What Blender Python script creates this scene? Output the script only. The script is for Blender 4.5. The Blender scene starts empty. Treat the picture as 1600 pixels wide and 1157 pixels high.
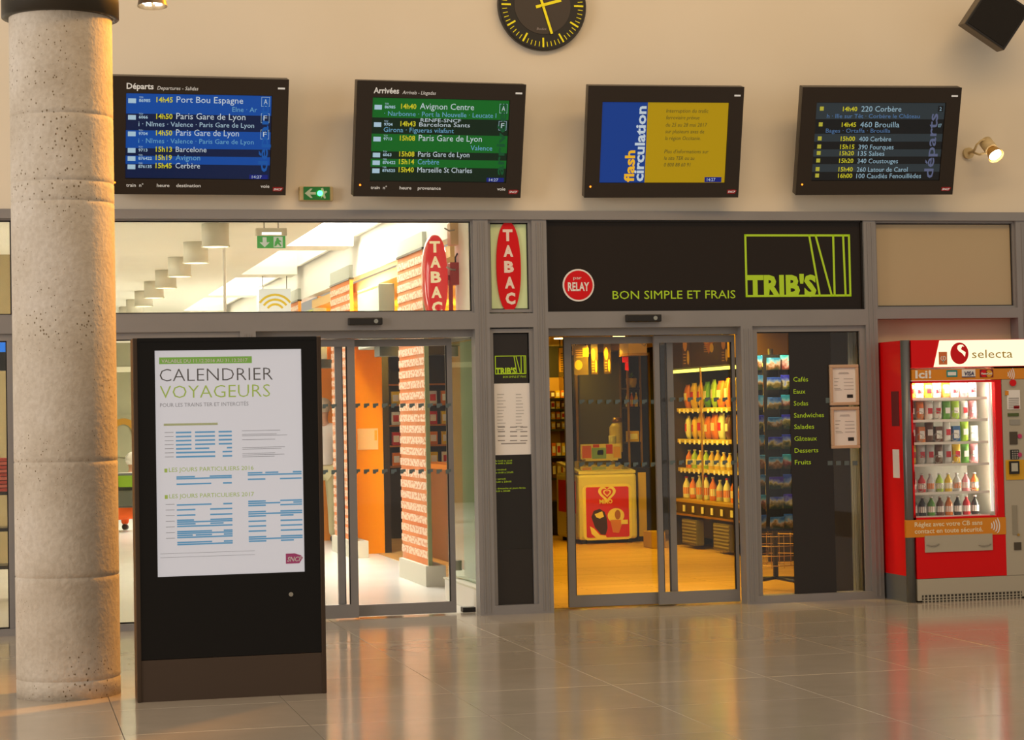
import bpy, bmesh, math, random
from mathutils import Vector, Matrix
random.seed(7)
S = bpy.context.scene
COL = S.collection

# ------------------------------------------------------------------ camera
CAMY, CAMZ, FPX, PCX, PCY = 15.4605, 1.5, 3287.0, 800.0, 533.0
_ya, _pi, _ro = (math.radians(a) for a in (13.667, 2.004, -1.146))
_F = Vector((math.sin(_ya)*math.cos(_pi), math.cos(_ya)*math.cos(_pi), math.sin(_pi)))
_R = _F.cross(Vector((0, 0, 1))).normalized()
_U = _R.cross(_F)
_R, _U = math.cos(_ro)*_R + math.sin(_ro)*_U, -math.sin(_ro)*_R + math.cos(_ro)*_U
cam = bpy.data.cameras.new('camera')
cam.sensor_width = 36.0
cam.lens = FPX/1600*36
cam.shift_y = -(578.5-PCY)/1600
cam.clip_end = 200
camo = bpy.data.objects.new('camera', cam)
COL.objects.link(camo)
camo.matrix_world = Matrix(((_R.x, _U.x, -_F.x, 0), (_R.y, _U.y, -_F.y, -CAMY), (_R.z, _U.z, -_F.z, CAMZ), (0, 0, 0, 1)))
S.camera = camo

# ------------------------------------------------------------------ world, light, exposure
W = bpy.data.worlds.new('hall_ambient')
S.world = W
W.use_nodes = True
W.node_tree.nodes['Background'].inputs[0].default_value = (1.0, .89, .77, 1)
W.node_tree.nodes['Background'].inputs[1].default_value = .46
S.view_settings.view_transform = 'Standard'
S.view_settings.look = 'None'
S.view_settings.gamma = 1
S.view_settings.use_curve_mapping = False
S.view_settings.exposure = 0.0
S.cycles.transparent_max_bounces = 32
S.cycles.sample_clamp_indirect = 8.0


def area(name, loc, target, sx, sy, power, col, spread=180):
    l = bpy.data.lights.new(name, 'AREA')
    l.shape = 'RECTANGLE'; l.size = sx; l.size_y = sy; l.energy = power; l.color = col
    l.spread = math.radians(spread)
    o = bpy.data.objects.new(name, l)
    COL.objects.link(o)
    o.location = loc
    o.rotation_euler = (Vector(target)-Vector(loc)).to_track_quat('-Z', 'Y').to_euler()
    return o


def spot(name, loc, target, power, col, angle, size=.1, blend=.6):
    l = bpy.data.lights.new(name, 'SPOT')
    l.energy = power; l.color = col; l.spot_size = math.radians(angle); l.spot_blend = blend
    l.shadow_soft_size = size
    o = bpy.data.objects.new(name, l)
    COL.objects.link(o)
    o.location = loc
    o.rotation_euler = (Vector(target)-Vector(loc)).to_track_quat('-Z', 'Y').to_euler()
    return o


# daylight from the left of the hall, warm lamps hung under its ceiling
area('hall_window_daylight', (-9, -6, 3.4), (0, -5, 2.9), 7, 5, 820, (1.0, .93, .86))
area('hall_ceiling_lamps', (5.0, -5.5, 7.6), (4.0, 0, 3.2), 9, 1.2, 200, (1.0, .64, .28))
spot('column_amber_lamp', (3.4, -2.0, 4.6), (.55, -3.45, 2.5), 1500, (1.0, .40, .025), 58, .2)
# skylights over the passage and lamps over the shop counters
area('passage_skylight_sun', (3.25, 5.5, 3.95), (2.9, 5.5, 0), .66, 9, 2800, (1.0, .98, .92))
area('passage_skylight_far', (3.25, 15, 3.95), (2.9, 15, 0), .66, 8, 1700, (1.0, .98, .92))
area('passage_side_fill', (-3.8, 6, 1.9), (2, 5, 2.2), 6, 2, 330, (1.0, .97, .9))  # unseen fill light added in front of the solid left wall
area('shop_ceiling_lamps', (5.6, 2.2, 2.31), (5.7, 2.6, 0), 1.6, 3.0, 140, (1.0, .63, .03))
area('tobacco_shop_lamps', (4.3, 5.0, 2.75), (4.05, 7.4, .9), .5, 1.2, 200, (1.0, .56, .06), 110)
area('tobacco_shelf_lamps', (4.9, 8.9, 2.75), (4.9, 9.9, 1.2), 1.0, .3, 90, (1.0, .56, .06))


def ray(px, py):
    return _F + _R*((px-PCX)/FPX) - _U*((py-PCY)/FPX)


def at(px, py, Y):
    """the point of the upright plane at depth Y that this spot of the photograph shows"""
    d = ray(px, py)
    t = (Y+CAMY)/d.y
    return d.x*t, CAMZ+d.z*t


def atX(px, py, X):
    d = ray(px, py)
    t = X/d.x
    return -CAMY+d.y*t, CAMZ+d.z*t


def pr(px0, py0, px1, py1, Y):
    ym, xm = (py0+py1)/2, (px0+px1)/2
    return at(px0, ym, Y)[0], at(px1, ym, Y)[0], at(xm, py1, Y)[1], at(xm, py0, Y)[1]


# ------------------------------------------------------------------ materials
def lin(c):
    c /= 255
    return c/12.92 if c <= .04045 else ((c+.055)/1.055)**2.4


def rgb(h):
    if isinstance(h, str):
        h = h.lstrip('#')
        return tuple(lin(int(h[i:i+2], 16)) for i in (0, 2, 4))
    return tuple(h)


MATS = {}


def mat(name, col=None, rough=.5, metal=0, emit=0, noise=0, scale=8, bump=0, coat=0, spec=None):
    if name in MATS:
        return MATS[name]
    m = bpy.data.materials.new(name)
    m.use_nodes = True
    nt = m.node_tree
    b = nt.nodes['Principled BSDF']
    c = rgb(col)
    b.inputs['Base Color'].default_value = (*c, 1)
    b.inputs['Roughness'].default_value = rough
    b.inputs['Metallic'].default_value = metal
    if coat:
        b.inputs['Coat Weight'].default_value = coat
        b.inputs['Coat Roughness'].default_value = .05
    if spec is not None:
        b.inputs['Specular IOR Level'].default_value = spec
    if emit:
        b.inputs['Emission Color'].default_value = (*c, 1)
        b.inputs['Emission Strength'].default_value = emit
        b.inputs['Base Color'].default_value = (*(v*.25 for v in c), 1)
    if noise or bump:
        tc = nt.nodes.new('ShaderNodeTexCoord')
        n = nt.nodes.new('ShaderNodeTexNoise')
        n.inputs['Scale'].default_value = scale
        n.inputs['Detail'].default_value = 5
        nt.links.new(tc.outputs['Object'], n.inputs['Vector'])
        if noise:
            r = nt.nodes.new('ShaderNodeValToRGB')
            r.color_ramp.elements[0].color = (*(max(0, v*(1-noise)) for v in c), 1)
            r.color_ramp.elements[1].color = (*(min(1, v*(1+noise)) for v in c), 1)
            r.color_ramp.elements[0].position = .3
            r.color_ramp.elements[1].position = .7
            nt.links.new(n.outputs['Fac'], r.inputs['Fac'])
            nt.links.new(r.outputs['Color'], b.inputs['Base Color'])
        if bump:
            bp = nt.nodes.new('ShaderNodeBump')
            bp.inputs['Strength'].default_value = bump
            bp.inputs['Distance'].default_value = .01
            nt.links.new(n.outputs['Fac'], bp.inputs['Height'])
            nt.links.new(bp.outputs['Normal'], b.inputs['Normal'])
    MATS[name] = m
    return m


def glass(name, tint=(1, 1, 1), refl=.55, base=.035, rough=.02):
    if name in MATS:
        return MATS[name]
    m = bpy.data.materials.new(name)
    m.use_nodes = True
    nt = m.node_tree
    nt.nodes.clear()
    out = nt.nodes.new('ShaderNodeOutputMaterial')
    mx = nt.nodes.new('ShaderNodeMixShader')
    tr = nt.nodes.new('ShaderNodeBsdfTransparent')
    tr.inputs[0].default_value = (*tint, 1)
    gl = nt.nodes.new('ShaderNodeBsdfGlossy')
    gl.inputs['Roughness'].default_value = rough
    lw = nt.nodes.new('ShaderNodeLayerWeight')
    lw.inputs['Blend'].default_value = .5
    pw = nt.nodes.new('ShaderNodeMath'); pw.operation = 'POWER'; pw.inputs[1].default_value = 4
    ml = nt.nodes.new('ShaderNodeMath'); ml.operation = 'MULTIPLY_ADD'
    ml.inputs[1].default_value = refl; ml.inputs[2].default_value = base
    nt.links.new(lw.outputs['Facing'], pw.inputs[0])
    nt.links.new(pw.outputs[0], ml.inputs[0])
    nt.links.new(ml.outputs[0], mx.inputs[0])
    nt.links.new(tr.outputs[0], mx.inputs[1])
    nt.links.new(gl.outputs[0], mx.inputs[2])
    nt.links.new(mx.outputs[0], out.inputs[0])
    MATS[name] = m
    return m


def ramp_mat(name, build, rough=.5, bump=0, spec=None):
    """a material whose colour comes out of build(nt) -> (colour socket, height socket or None)"""
    if name in MATS:
        return MATS[name]
    m = bpy.data.materials.new(name)
    m.use_nodes = True
    nt = m.node_tree
    b = nt.nodes['Principled BSDF']
    b.inputs['Roughness'].default_value = rough
    if spec is not None:
        b.inputs['Specular IOR Level'].default_value = spec
    col, hgt = build(nt)
    nt.links.new(col, b.inputs['Base Color'])
    if hgt and bump:
        bp = nt.nodes.new('ShaderNodeBump')
        bp.inputs['Strength'].default_value = bump
        bp.inputs['Distance'].default_value = .02
        nt.links.new(hgt, bp.inputs['Height'])
        nt.links.new(bp.outputs['Normal'], b.inputs['Normal'])
    MATS[name] = m
    return m


def N(nt, kind, **kw):
    n = nt.nodes.new('ShaderNode'+kind)
    for k, v in kw.items():
        if k in n.inputs:
            n.inputs[k].default_value = v
        else:
            setattr(n, k, v)
    return n


def ramp(nt, fac, stops):
    r = nt.nodes.new('ShaderNodeValToRGB')
    e = r.color_ramp.elements
    while len(e) < len(stops):
        e.new(.5)
    for el, (p, c) in zip(e, stops):
        el.position = p
        el.color = (*rgb(c), 1)
    nt.links.new(fac, r.inputs['Fac'])
    return r.outputs['Color']


def mapped(nt, scale):
    tc = N(nt, 'TexCoord')
    mp = N(nt, 'Mapping')
    mp.inputs['Scale'].default_value = scale
    nt.links.new(tc.outputs['Object'], mp.inputs['Vector'])
    return mp.outputs['Vector']


def mix(nt, kind, fac, a, b):
    m = nt.nodes.new('ShaderNodeMix')
    m.data_type = 'RGBA'; m.blend_type = kind
    for s, v in ((m.inputs[0], fac), (m.inputs[6], a), (m.inputs[7], b)):
        if hasattr(v, 'is_linked'):
            nt.links.new(v, s)
        else:
            s.default_value = v
    return m.outputs[2]


def b_concrete(nt):
    v = mapped(nt, (1, 1, 1))
    n1 = N(nt, 'TexNoise', Scale=2.2, Detail=6); nt.links.new(v, n1.inputs['Vector'])
    base = ramp(nt, n1.outputs['Fac'], [(.3, '#bcae9b'), (.52, '#cbbfae'), (.72, '#d6ccbf')])
    n2 = N(nt, 'TexNoise', Scale=38, Detail=4); nt.links.new(v, n2.inputs['Vector'])
    fine = ramp(nt, n2.outputs['Fac'], [(.35, '#b5a794'), (.6, '#ffffff')])
    base = mix(nt, 'MULTIPLY', .2, base, fine)
    vo = N(nt, 'TexVoronoi', Scale=42); nt.links.new(mapped(nt, (1, 1, .8)), vo.inputs['Vector'])
    n3 = N(nt, 'TexNoise', Scale=1.7, Detail=2); nt.links.new(v, n3.inputs['Vector'])
    pit = N(nt, 'Math', operation='LESS_THAN'); nt.links.new(vo.outputs['Distance'], pit.inputs[0])
    thr = N(nt, 'Math', operation='MULTIPLY_ADD'); nt.links.new(n3.outputs['Fac'], thr.inputs[0])
    thr.inputs[1].default_value = .8; thr.inputs[2].default_value = -.31
    nt.links.new(thr.outputs[0], pit.inputs[1])
    col = mix(nt, 'MIX', pit.outputs[0], base, (*rgb('#7a6950'), 1))
    return col, n2.outputs['Fac']


def b_plaster(nt):
    n = N(nt, 'TexNoise', Scale=.7, Detail=4); nt.links.new(mapped(nt, (1, 1, 1)), n.inputs['Vector'])
    return ramp(nt, n.outputs['Fac'], [(.3, '#e2d6c0'), (.7, '#e8ddc9')]), None


def b_tile(nt):
    n = N(nt, 'TexNoise', Scale=3, Detail=6); nt.links.new(mapped(nt, (1, 1, 1)), n.inputs['Vector'])
    return ramp(nt, n.outputs['Fac'], [(.3, '#b0a492'), (.7, '#b9ad9b')]), None


def b_planks(nt):
    br = N(nt, 'TexBrick', Scale=1.0)
    br.inputs['Brick Width'].default_value = 1.2; br.inputs['Row Height'].default_value = .07
    br.inputs['Mortar Size'].default_value = .004
    br.inputs['Color1'].default_value = (*rgb('#c79a55'), 1); br.inputs['Color2'].default_value = (*rgb('#d9ae6a'), 1)
    br.inputs['Mortar'].default_value = (*rgb('#8f6a34'), 1)
    nt.links.new(mapped(nt, (1, 1, 1)), br.inputs['Vector'])
    return br.outputs['Color'], None


def b_glyph(nt):
    # rows of light capitals too small to read, on brown brick
    n = N(nt, 'TexNoise', Scale=1, Detail=1); nt.links.new(mapped(nt, (1, 17, 34)), n.inputs['Vector'])
    n2 = N(nt, 'TexNoise', Scale=.8, Detail=2); nt.links.new(mapped(nt, (1, 1, 1)), n2.inputs['Vector'])
    bg = ramp(nt, n2.outputs['Fac'], [(.3, '#d79468'), (.7, '#dfa888')])
    r = N(nt, 'ValToRGB'); r.color_ramp.elements[0].position = .44; r.color_ramp.elements[1].position = .5
    nt.links.new(n.outputs['Fac'], r.inputs['Fac'])
    return mix(nt, 'MIX', r.outputs['Color'], bg, (*rgb('#ecd0b4'), 1)), None


def b_brick(nt):
    n = N(nt, 'TexNoise', Scale=1.3, Detail=3); nt.links.new(mapped(nt, (1, 1, 2)), n.inputs['Vector'])
    return ramp(nt, n.outputs['Fac'], [(.3, '#d8702e'), (.5, '#e28a4c'), (.7, '#dc9a70')]), None


def b_photo(nt):
    o = N(nt, 'ObjectInfo')
    tc = N(nt, 'TexCoord')
    ad = N(nt, 'VectorMath', operation='ADD')
    mu = N(nt, 'VectorMath', operation='SCALE'); mu.inputs['Scale'].default_value = 40
    nt.links.new(o.outputs['Random'], mu.inputs[0])
    nt.links.new(tc.outputs['Object'], ad.inputs[0]); nt.links.new(mu.outputs[0], ad.inputs[1])
    n = N(nt, 'TexNoise', Scale=17, Detail=3); nt.links.new(ad.outputs[0], n.inputs['Vector'])
    sx = N(nt, 'SeparateXYZ'); nt.links.new(tc.outputs['Generated'], sx.inputs[0])
    a = N(nt, 'Math', operation='MULTIPLY_ADD'); nt.links.new(n.outputs['Fac'], a.inputs[0]); a.inputs[1].default_value = 1.3; a.inputs[2].default_value = -.65
    s2 = N(nt, 'Math', operation='ADD'); nt.links.new(a.outputs[0], s2.inputs[0]); nt.links.new(sx.outputs['Z'], s2.inputs[1])
    c1 = ramp(nt, s2.outputs[0], [(.12, '#2c3a1c'), (.36, '#8a6a34'), (.52, '#c9b89a'), (.62, '#7fb2d4'), (.9, '#2f78b8')])
    h = N(nt, 'HueSaturation'); nt.links.new(c1, h.inputs['Color'])
    hm = N(nt, 'Math', operation='MULTIPLY_ADD'); nt.links.new(o.outputs['Random'], hm.inputs[0]); hm.inputs[1].default_value = .16; hm.inputs[2].default_value = .42
    nt.links.new(hm.outputs[0], h.inputs['Hue'])
    return h.outputs['Color'], None


CONCRETE = ramp_mat('raw_concrete', b_concrete, .85, .25)
PLASTER = ramp_mat('hall_plaster', b_plaster, .8)
TILE = ramp_mat('polished_floor_tile', b_tile, .13, 0, .75)
PLANK = ramp_mat('shop_plank_floor', b_planks, .4, 0, .15)
GLYPH = ramp_mat('lettered_brick', b_glyph, .6)
BRICK = ramp_mat('orange_brick', b_brick, .7)
PHOTO = ramp_mat('picture_postcard_print', b_photo, .4)
ALU = mat('taupe_aluminium', '#908d8c', .42, .25, noise=.04, scale=3)
ALUD = mat('door_leaf_aluminium', '#868382', .42, .25)
BLACK = mat('black_plastic', '#1b1713', .4)
BEZEL = mat('monitor_bezel', '#2a221b', .35)
DARK = mat('dark_brown_film', '#241d16', .3)
WHITE = mat('white_paint', '#eee9df', .6)
CREAM = mat('cream_plaster', '#f0ead8', .8, noise=.03, scale=1)
OLIVE = mat('olive_grey_wall', '#8f8a6a', .7, noise=.08, scale=2)
LIME = mat('lime_print', '#bcd41c', .5, emit=.45)  # glow added so the print looks brighter; it is no lamp
RED = mat('sign_red', '#d80812', .4, spec=.3)
REDV = mat('vending_red', '#e0060c', .4, spec=.25)
STEEL = mat('brushed_steel', '#a8a294', .4, .6)
GREYM = mat('grey_enamel', '#b3ab98', .5)
PAPER = mat('white_paper', '#ece8e4', .6)
INK = mat('grey_ink', '#8f8a88', .7)
DINK = mat('dark_ink', '#4b4644', .7)
GLASS = glass('clear_glass')
GLASSP = glass('passage_glass', (.99, 1, .97))
TINT = glass('green_tinted_glass', (.82, .9, .82), .6, .08)
BRASS = mat('gold_trim', '#c0954a', .35, .7)


# ------------------------------------------------------------------ mesh helpers
ORG = {}


def link(o, parent=None):
    COL.objects.link(o)
    if parent is not None:
        o.parent = parent
        ORG[o.name] = ORG.get(parent.name, Vector((0, 0, 0)))
    return o


def tag(o, label=None, cat=None, group=None, kind=None):
    if label: o['label'] = label
    if cat: o['category'] = cat
    if group: o['group'] = group
    if kind: o['kind'] = kind
    return o


def thing(name, label, cat, loc=(0, 0, 0), rot=(0, 0, 0), group=None, kind=None, world=True):
    """Empty at the base of a thing; with world=True its parts are given in world coordinates"""
    o = bpy.data.objects.new(name, None)
    o.empty_display_size = .05
    COL.objects.link(o)
    o.location = loc
    o.rotation_euler = rot
    ORG[o.name] = Vector(loc) if world else Vector((0, 0, 0))
    return tag(o, label, cat, group, kind)


def mesh(name, verts, faces, m, parent=None, smooth=False):
    me = bpy.data.meshes.new(name)
    off = ORG.get(parent.name, Vector((0, 0, 0))) if parent is not None else Vector((0, 0, 0))
    me.from_pydata([Vector(v)-off for v in verts], [], faces)
    me.update()
    if m: me.materials.append(m)
    if smooth:
        me.polygons.foreach_set('use_smooth', [True]*len(me.polygons))
    return link(bpy.data.objects.new(name, me), parent)


BF = [(0, 1, 3, 2), (4, 6, 7, 5), (0, 4, 5, 1), (2, 3, 7, 6), (0, 2, 6, 4), (1, 5, 7, 3)]


def boxv(x0, x1, y0, y1, z0, z1):
    return [(x, y, z) for x in (x0, x1) for y in (y0, y1) for z in (z0, z1)]


def box(name, x0, x1, y0, y1, z0, z1, m, parent=None, bev=0):
    x0, x1 = sorted((x0, x1)); y0, y1 = sorted((y0, y1)); z0, z1 = sorted((z0, z1))
    o = mesh(name, boxv(x0, x1, y0, y1, z0, z1), BF, m, parent)
    if bev:
        bevel(o, bev)
    return o


def bevel(o, w, seg=2):
    bm = bmesh.new()
    bm.from_mesh(o.data)
    bmesh.ops.bevel(bm, geom=bm.edges[:], offset=w, segments=seg, affect='EDGES', profile=.5)
    bm.to_mesh(o.data)
    bm.free()


def pbox(name, p, Y, d, m, parent=None, bev=0):
    """box whose front face, at depth Y, covers the photograph's rectangle p; d is its thickness"""
    x0, x1, z0, z1 = pr(*p, Y)
    return box(name, x0, x1, Y, Y+d, z0, z1, m, parent, bev)


def boxes(name, lst, m, parent=None):
    v, f = [], []
    for b in lst:
        k = len(v)
        v += boxv(*b)
        f += [tuple(i+k for i in q) for q in BF]
    return mesh(name, v, f, m, parent)


def prism(name, pts, y0, y1, m, parent=None):
    """outline pts (x,z), counter-clockwise seen from -y, extruded from y0 (front) to y1"""
    n = len(pts)
    v = [(x, y0, z) for x, z in pts]+[(x, y1, z) for x, z in pts]
    f = [tuple(range(n)), tuple(range(2*n-1, n-1, -1))]
    f += [(i, i+n, (i+1) % n+n, (i+1) % n) for i in range(n)]
    return mesh(name, v, f, m, parent)


def tube(name, p0, p1, r0, r1, m, parent=None, seg=16, caps=True):
    p0, p1 = Vector(p0), Vector(p1)
    d = (p1-p0).normalized()
    a = d.orthogonal().normalized()
    b = d.cross(a)
    v, f = [], []
    for p, r in ((p0, r0), (p1, r1)):
        for i in range(seg):
            t = 2*math.pi*i/seg
            v.append(p+a*(r*math.cos(t))+b*(r*math.sin(t)))
    f = [(i, (i+1) % seg, (i+1) % seg+seg, i+seg) for i in range(seg)]
    if caps:
        f += [tuple(range(seg-1, -1, -1)), tuple(range(seg, 2*seg))]
    o = mesh(name, v, f, m, parent)
    for p in o.data.polygons:
        p.use_smooth = len(p.vertices) == 4
    return o


def lathe(name, prof, c, m, parent=None, seg=20, axis='Z'):
    """prof: (r, h) pairs from bottom to top, about an upright axis through c"""
    v, f = [], []
    n = len(prof)
    for r, h in prof:
        for i in range(seg):
            t = 2*math.pi*i/seg
            if axis == 'Z':
                v.append((c[0]+r*math.cos(t), c[1]+r*math.sin(t), c[2]+h))
            else:
                v.append((c[0]+r*math.cos(t), c[1]-h, c[2]+r*math.sin(t)))
    for k in range(n-1):
        for i in range(seg):
            f.append((k*seg+i, k*seg+(i+1) % seg, (k+1)*seg+(i+1) % seg, (k+1)*seg+i))
    f += [tuple(range(seg-1, -1, -1)), tuple(range((n-1)*seg, n*seg))]
    o = mesh(name, v, f, m, parent)
    for p in o.data.polygons:
        p.use_smooth = len(p.vertices) == 4
    return o


def path_tube(name, pts, r, m, parent=None, seg=8):
    v, f = [], []
    pts = [Vector(p) for p in pts]
    for k, p in enumerate(pts):
        d = (pts[min(k+1, len(pts)-1)]-pts[max(k-1, 0)]).normalized()
        a = d.cross(Vector((.13, .97, .21))).normalized()
        b = d.cross(a)
        for i in range(seg):
            t = 2*math.pi*i/seg
            v.append(p+a*(r*math.cos(t))+b*(r*math.sin(t)))
    for k in range(len(pts)-1):
        for i in range(seg):
            f.append((k*seg+i, k*seg+(i+1) % seg, (k+1)*seg+(i+1) % seg, (k+1)*seg+i))
    f += [tuple(range(seg-1, -1, -1)), tuple(range((len(pts)-1)*seg, len(pts)*seg))]
    return mesh(name, v, f, m, parent, True)


def ellipse(cx, cz, rx, rz, n=32):
    return [(cx+rx*math.cos(2*math.pi*i/n), cz+rz*math.sin(2*math.pi*i/n)) for i in range(n)]


def rrect(x0, x1, z0, z1, r, n=5):
    out = []
    for cx, cz, a in ((x1-r, z0+r, -90), (x1-r, z1-r, 0), (x0+r, z1-r, 90), (x0+r, z0+r, 180)):
        for i in range(n+1):
            t = math.radians(a+90*i/n)
            out.append((cx+r*math.cos(t), cz+r*math.sin(t)))
    return out


TXT = {}


def glyphs(s, bold, spacing):
    k = (s, bold, spacing)
    if k not in TXT:
        cu = bpy.data.curves.new('t', 'FONT')
        cu.body = s
        cu.resolution_u = 2
        cu.offset = bold
        cu.space_character = spacing
        ob = bpy.data.objects.new('t', cu)
        me = bpy.data.meshes.new_from_object(ob)
        TXT[k] = ([v.co.copy() for v in me.vertices], [tuple(p.vertices) for p in me.polygons])
        bpy.data.objects.remove(ob); bpy.data.curves.remove(cu); bpy.data.meshes.remove(me)
    return TXT[k]


CAP = max(v.y for v in glyphs('H', 0, 1)[0])


def text(s, x, z, cap, m, parent, y, w=None, rot=0, shear=0, bold=0, spacing=1, name='lettering', align='L'):
    """flat lettering facing -y: x is its left end, z its baseline, cap the height of a capital, w its width"""
    vs, fs = glyphs(s, bold, spacing)
    if not vs:
        return None
    k = cap/CAP
    xs = [v.x for v in vs]
    x0, x1 = min(xs), max(xs)
    kx = w/(x1-x0) if w else k
    if align == 'C':
        dx = -(x1-x0)*kx/2
    elif align == 'R':
        dx = -(x1-x0)*kx
    else:
        dx = 0
    c, sn = math.cos(rot), math.sin(rot)
    out = []
    for v in vs:
        a, b = (v.x-x0)*kx+dx+shear*v.y*k, v.y*k
        out.append((x+a*c-b*sn, y, z+a*sn+b*c))
    return mesh(name, out, fs, m, parent)


def ptext(s, px0, pbase, px1, pcap, Y, m, parent, **kw):
    """lettering on the upright plane Y from photo x px0 to px1, baseline pbase, capitals pcap pixels tall"""
    x0 = at(px0, pbase-pcap/2, Y)[0]; x1 = at(px1, pbase-pcap/2, Y)[0]
    z0 = at((px0+px1)/2, pbase, Y)[1]; z1 = at((px0+px1)/2, pbase-pcap, Y)[1]
    return text(s, x0, z0, z1-z0, m, parent, Y-.0015, w=x1-x0, **kw)


def dup(root, loc=None):
    r = root.copy(); COL.objects.link(r)
    if loc: r.location = loc
    for ch in root.children:
        c = ch.copy(); COL.objects.link(c); c.parent = r
        for g in ch.children:
            d = g.copy(); COL.objects.link(d); d.parent = c
    return r


ORD = ['first', 'second', 'third', 'fourth', 'fifth', 'sixth', 'seventh', 'eighth', 'ninth', 'tenth', 'eleventh', 'twelfth', 'thirteenth', 'fourteenth', 'fifteenth', 'sixteenth']


# ================================================================== THE SETTING
def struct(o, label):
    return tag(o, label, None, None, 'structure')


# hall floor: screed below, one slab per tile
floor = struct(box('floor', -4, 12, -20, .25, -.08, -.022, mat('tile_joint', '#94876f', .5)), 'polished grey beige tiled floor of the station hall')
tile_me = None
TS = .9
for i in range(-1, 11):
    for j in range(8):
        x0, y1 = i*TS-.35, .23-j*TS
        if tile_me is None:
            t = box('floor_tile', 0, TS-.003, -(TS-.003), 0, -.022, 0, TILE, floor)
            bevel(t, .0015, 1)
            tile_me = t.data
            t.location = (x0, y1, 0)
        else:
            t = bpy.data.objects.new('floor_tile', tile_me)
            link(t, floor).location = (x0, y1, 0)
far = box('floor_tile_remainder', -.35-TS, 10*TS+.5, -20, .23-8*TS-.003, -.022, 0, TILE, floor)

# hall wall over the shopfront, and beside it
struct(box('wall_back', -5, 12, -.03, .3, 3.04, 6.6, PLASTER), 'plain beige plaster wall above the shopfront')
struct(box('wall_right', 8.06, 12, -.03, .3, 0, 3.04, PLASTER), 'beige plaster wall right of the vending machine')

# aluminium framing
FY0, FY1 = -.06, .07
ZB, ZT, ZR0, ZR1 = 2.972, 3.04, 2.147, 2.272
struct(box('trim_1', -5, 8.06, FY0-.012, FY1, ZB, ZT, ALU), 'taupe aluminium head beam along the top of the shopfront')
struct(box('trim_2', -5, 3.46, FY0, FY1, ZR0, ZR1, ALU), 'taupe aluminium rail over the passage doors')
struct(box('trim_3', 3.575, 3.915, FY0, FY1, ZR0+.01, ZR1-.01, ALU), 'short taupe rail under the red oval tobacco sign')
struct(box('trim_4', 4.03, 6.61, FY0, FY1, ZR0, ZR1, ALU), 'taupe aluminium rail over the shop doors')
struct(box('trim_5', 6.71, 7.92, FY0, FY1, 2.195, 2.275, ALU), 'taupe aluminium rail above the vending machine')
for k, (a, b, z0, z1, lab) in enumerate([
        (.09, .2, 0, ZB, 'taupe mullion hidden behind the concrete column'),
        (1.70, 1.815, 0, ZR0, 'taupe door post behind the black poster stand'),
        (3.46, 3.575, 0, ZB, 'taupe mullion between passage doors and narrow menu window'),
        (3.915, 4.03, 0, ZB, 'taupe mullion between narrow menu window and shop doors'),
        (5.57, 5.665, 0, ZR0, 'taupe mullion between shop doors and postcard window'),
        (6.61, 6.71, 0, ZB, 'taupe mullion beside the red vending machine'),
        (7.92, 8.06, 0, ZB, 'taupe end post at the right edge of the shopfront')]):
    t = struct(box('trim_%d' % (6+k), a, b, FY0, FY1, z0, z1, ALU), lab)
    m2 = (a+b)/2
    for q in (-.018, .018):
        box('profile_rib', m2+q-.004, m2+q+.004, FY0-.006, FY0, z0+.02, z1-.02, ALU, t)


def window(n, lab, x0, x1, z0, z1, gl, frame=.028, y=.0, mt=ALU):
    r = thing('window_%d' % n, lab, None, ((x0+x1)/2, y, z0), kind='structure')
    for (a, b, c, d) in ((x0, x1, z0, z0+frame), (x0, x1, z1-frame, z1), (x0, x0+frame, z0+frame, z1-frame), (x1-frame, x1, z0+frame, z1-frame)):
        box('frame_bar', a, b, y-.035, y+.035, c, d, mt, r)
    for (a, b, c, d) in ((x0+frame, x1-frame, z0+frame, z0+frame+.008), (x0+frame, x1-frame, z1-frame-.008, z1-frame), (x0+frame, x0+frame+.008, z0+frame, z1-frame), (x1-frame-.008, x1-frame, z0+frame, z1-frame)):
        box('gasket', a, b, y-.012, y+.012, c, d, BLACK, r)
    g = box('pane', x0+frame, x1-frame, y-.005, y+.005, z0+frame, z1-frame, gl, r)
    return r


PALEG = mat('pale_green_backed_glass', '#dcf0b8', .35, coat=.2)
TANG = mat('tan_backed_glass', '#b6a27c', .3, coat=.6)
window(1, 'large clear transom pane over the passage doors', .2, 3.46, ZR1, ZB, GLASSP, .012)
window(2, 'clear window pane between column and poster stand', .2, 1.70, 0, ZR0, GLASSP, .05)
window(3, 'clear window pane at the far left behind the column', -3, .09, 0, ZR0, GLASSP, .05)
window(4, 'transom pane at the far left behind the column', -3, .09, ZR1, ZB, GLASSP, .012)
window(5, 'pale green backed pane behind the red oval tobacco sign', 3.575, 3.915, ZR1, ZB, PALEG, .022)
window(6, 'narrow pane carrying the menu sheets', 3.575, 3.915, 0, ZR0, TINT, .03)
window(7, 'tall shop window in front of the postcard rack', 5.665, 6.61, 0, ZR0, GLASS, .045)
window(8, 'tan backed transom pane above the vending machine', 6.71, 7.92, 2.275, ZB, TANG, .018)
struct(box('trim_20', .2, 1.70, FY0, FY1, 0, .05, ALU), 'taupe sill under the window behind the column')
struct(box('trim_21', 3.575, 3.915, FY0, FY1, 0, .07, ALU), 'taupe sill under the narrow menu window')
struct(box('trim_22', 5.665, 6.61, FY0, FY1, 0, .06, ALU), 'taupe sill under the postcard window')
struct(box('trim_23', -3, .09, FY0, FY1, 0, .05, ALU), 'taupe sill at the far left')

DECAL = mat('blue_grey_door_decal', '#5b6a6c', .6)


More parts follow.
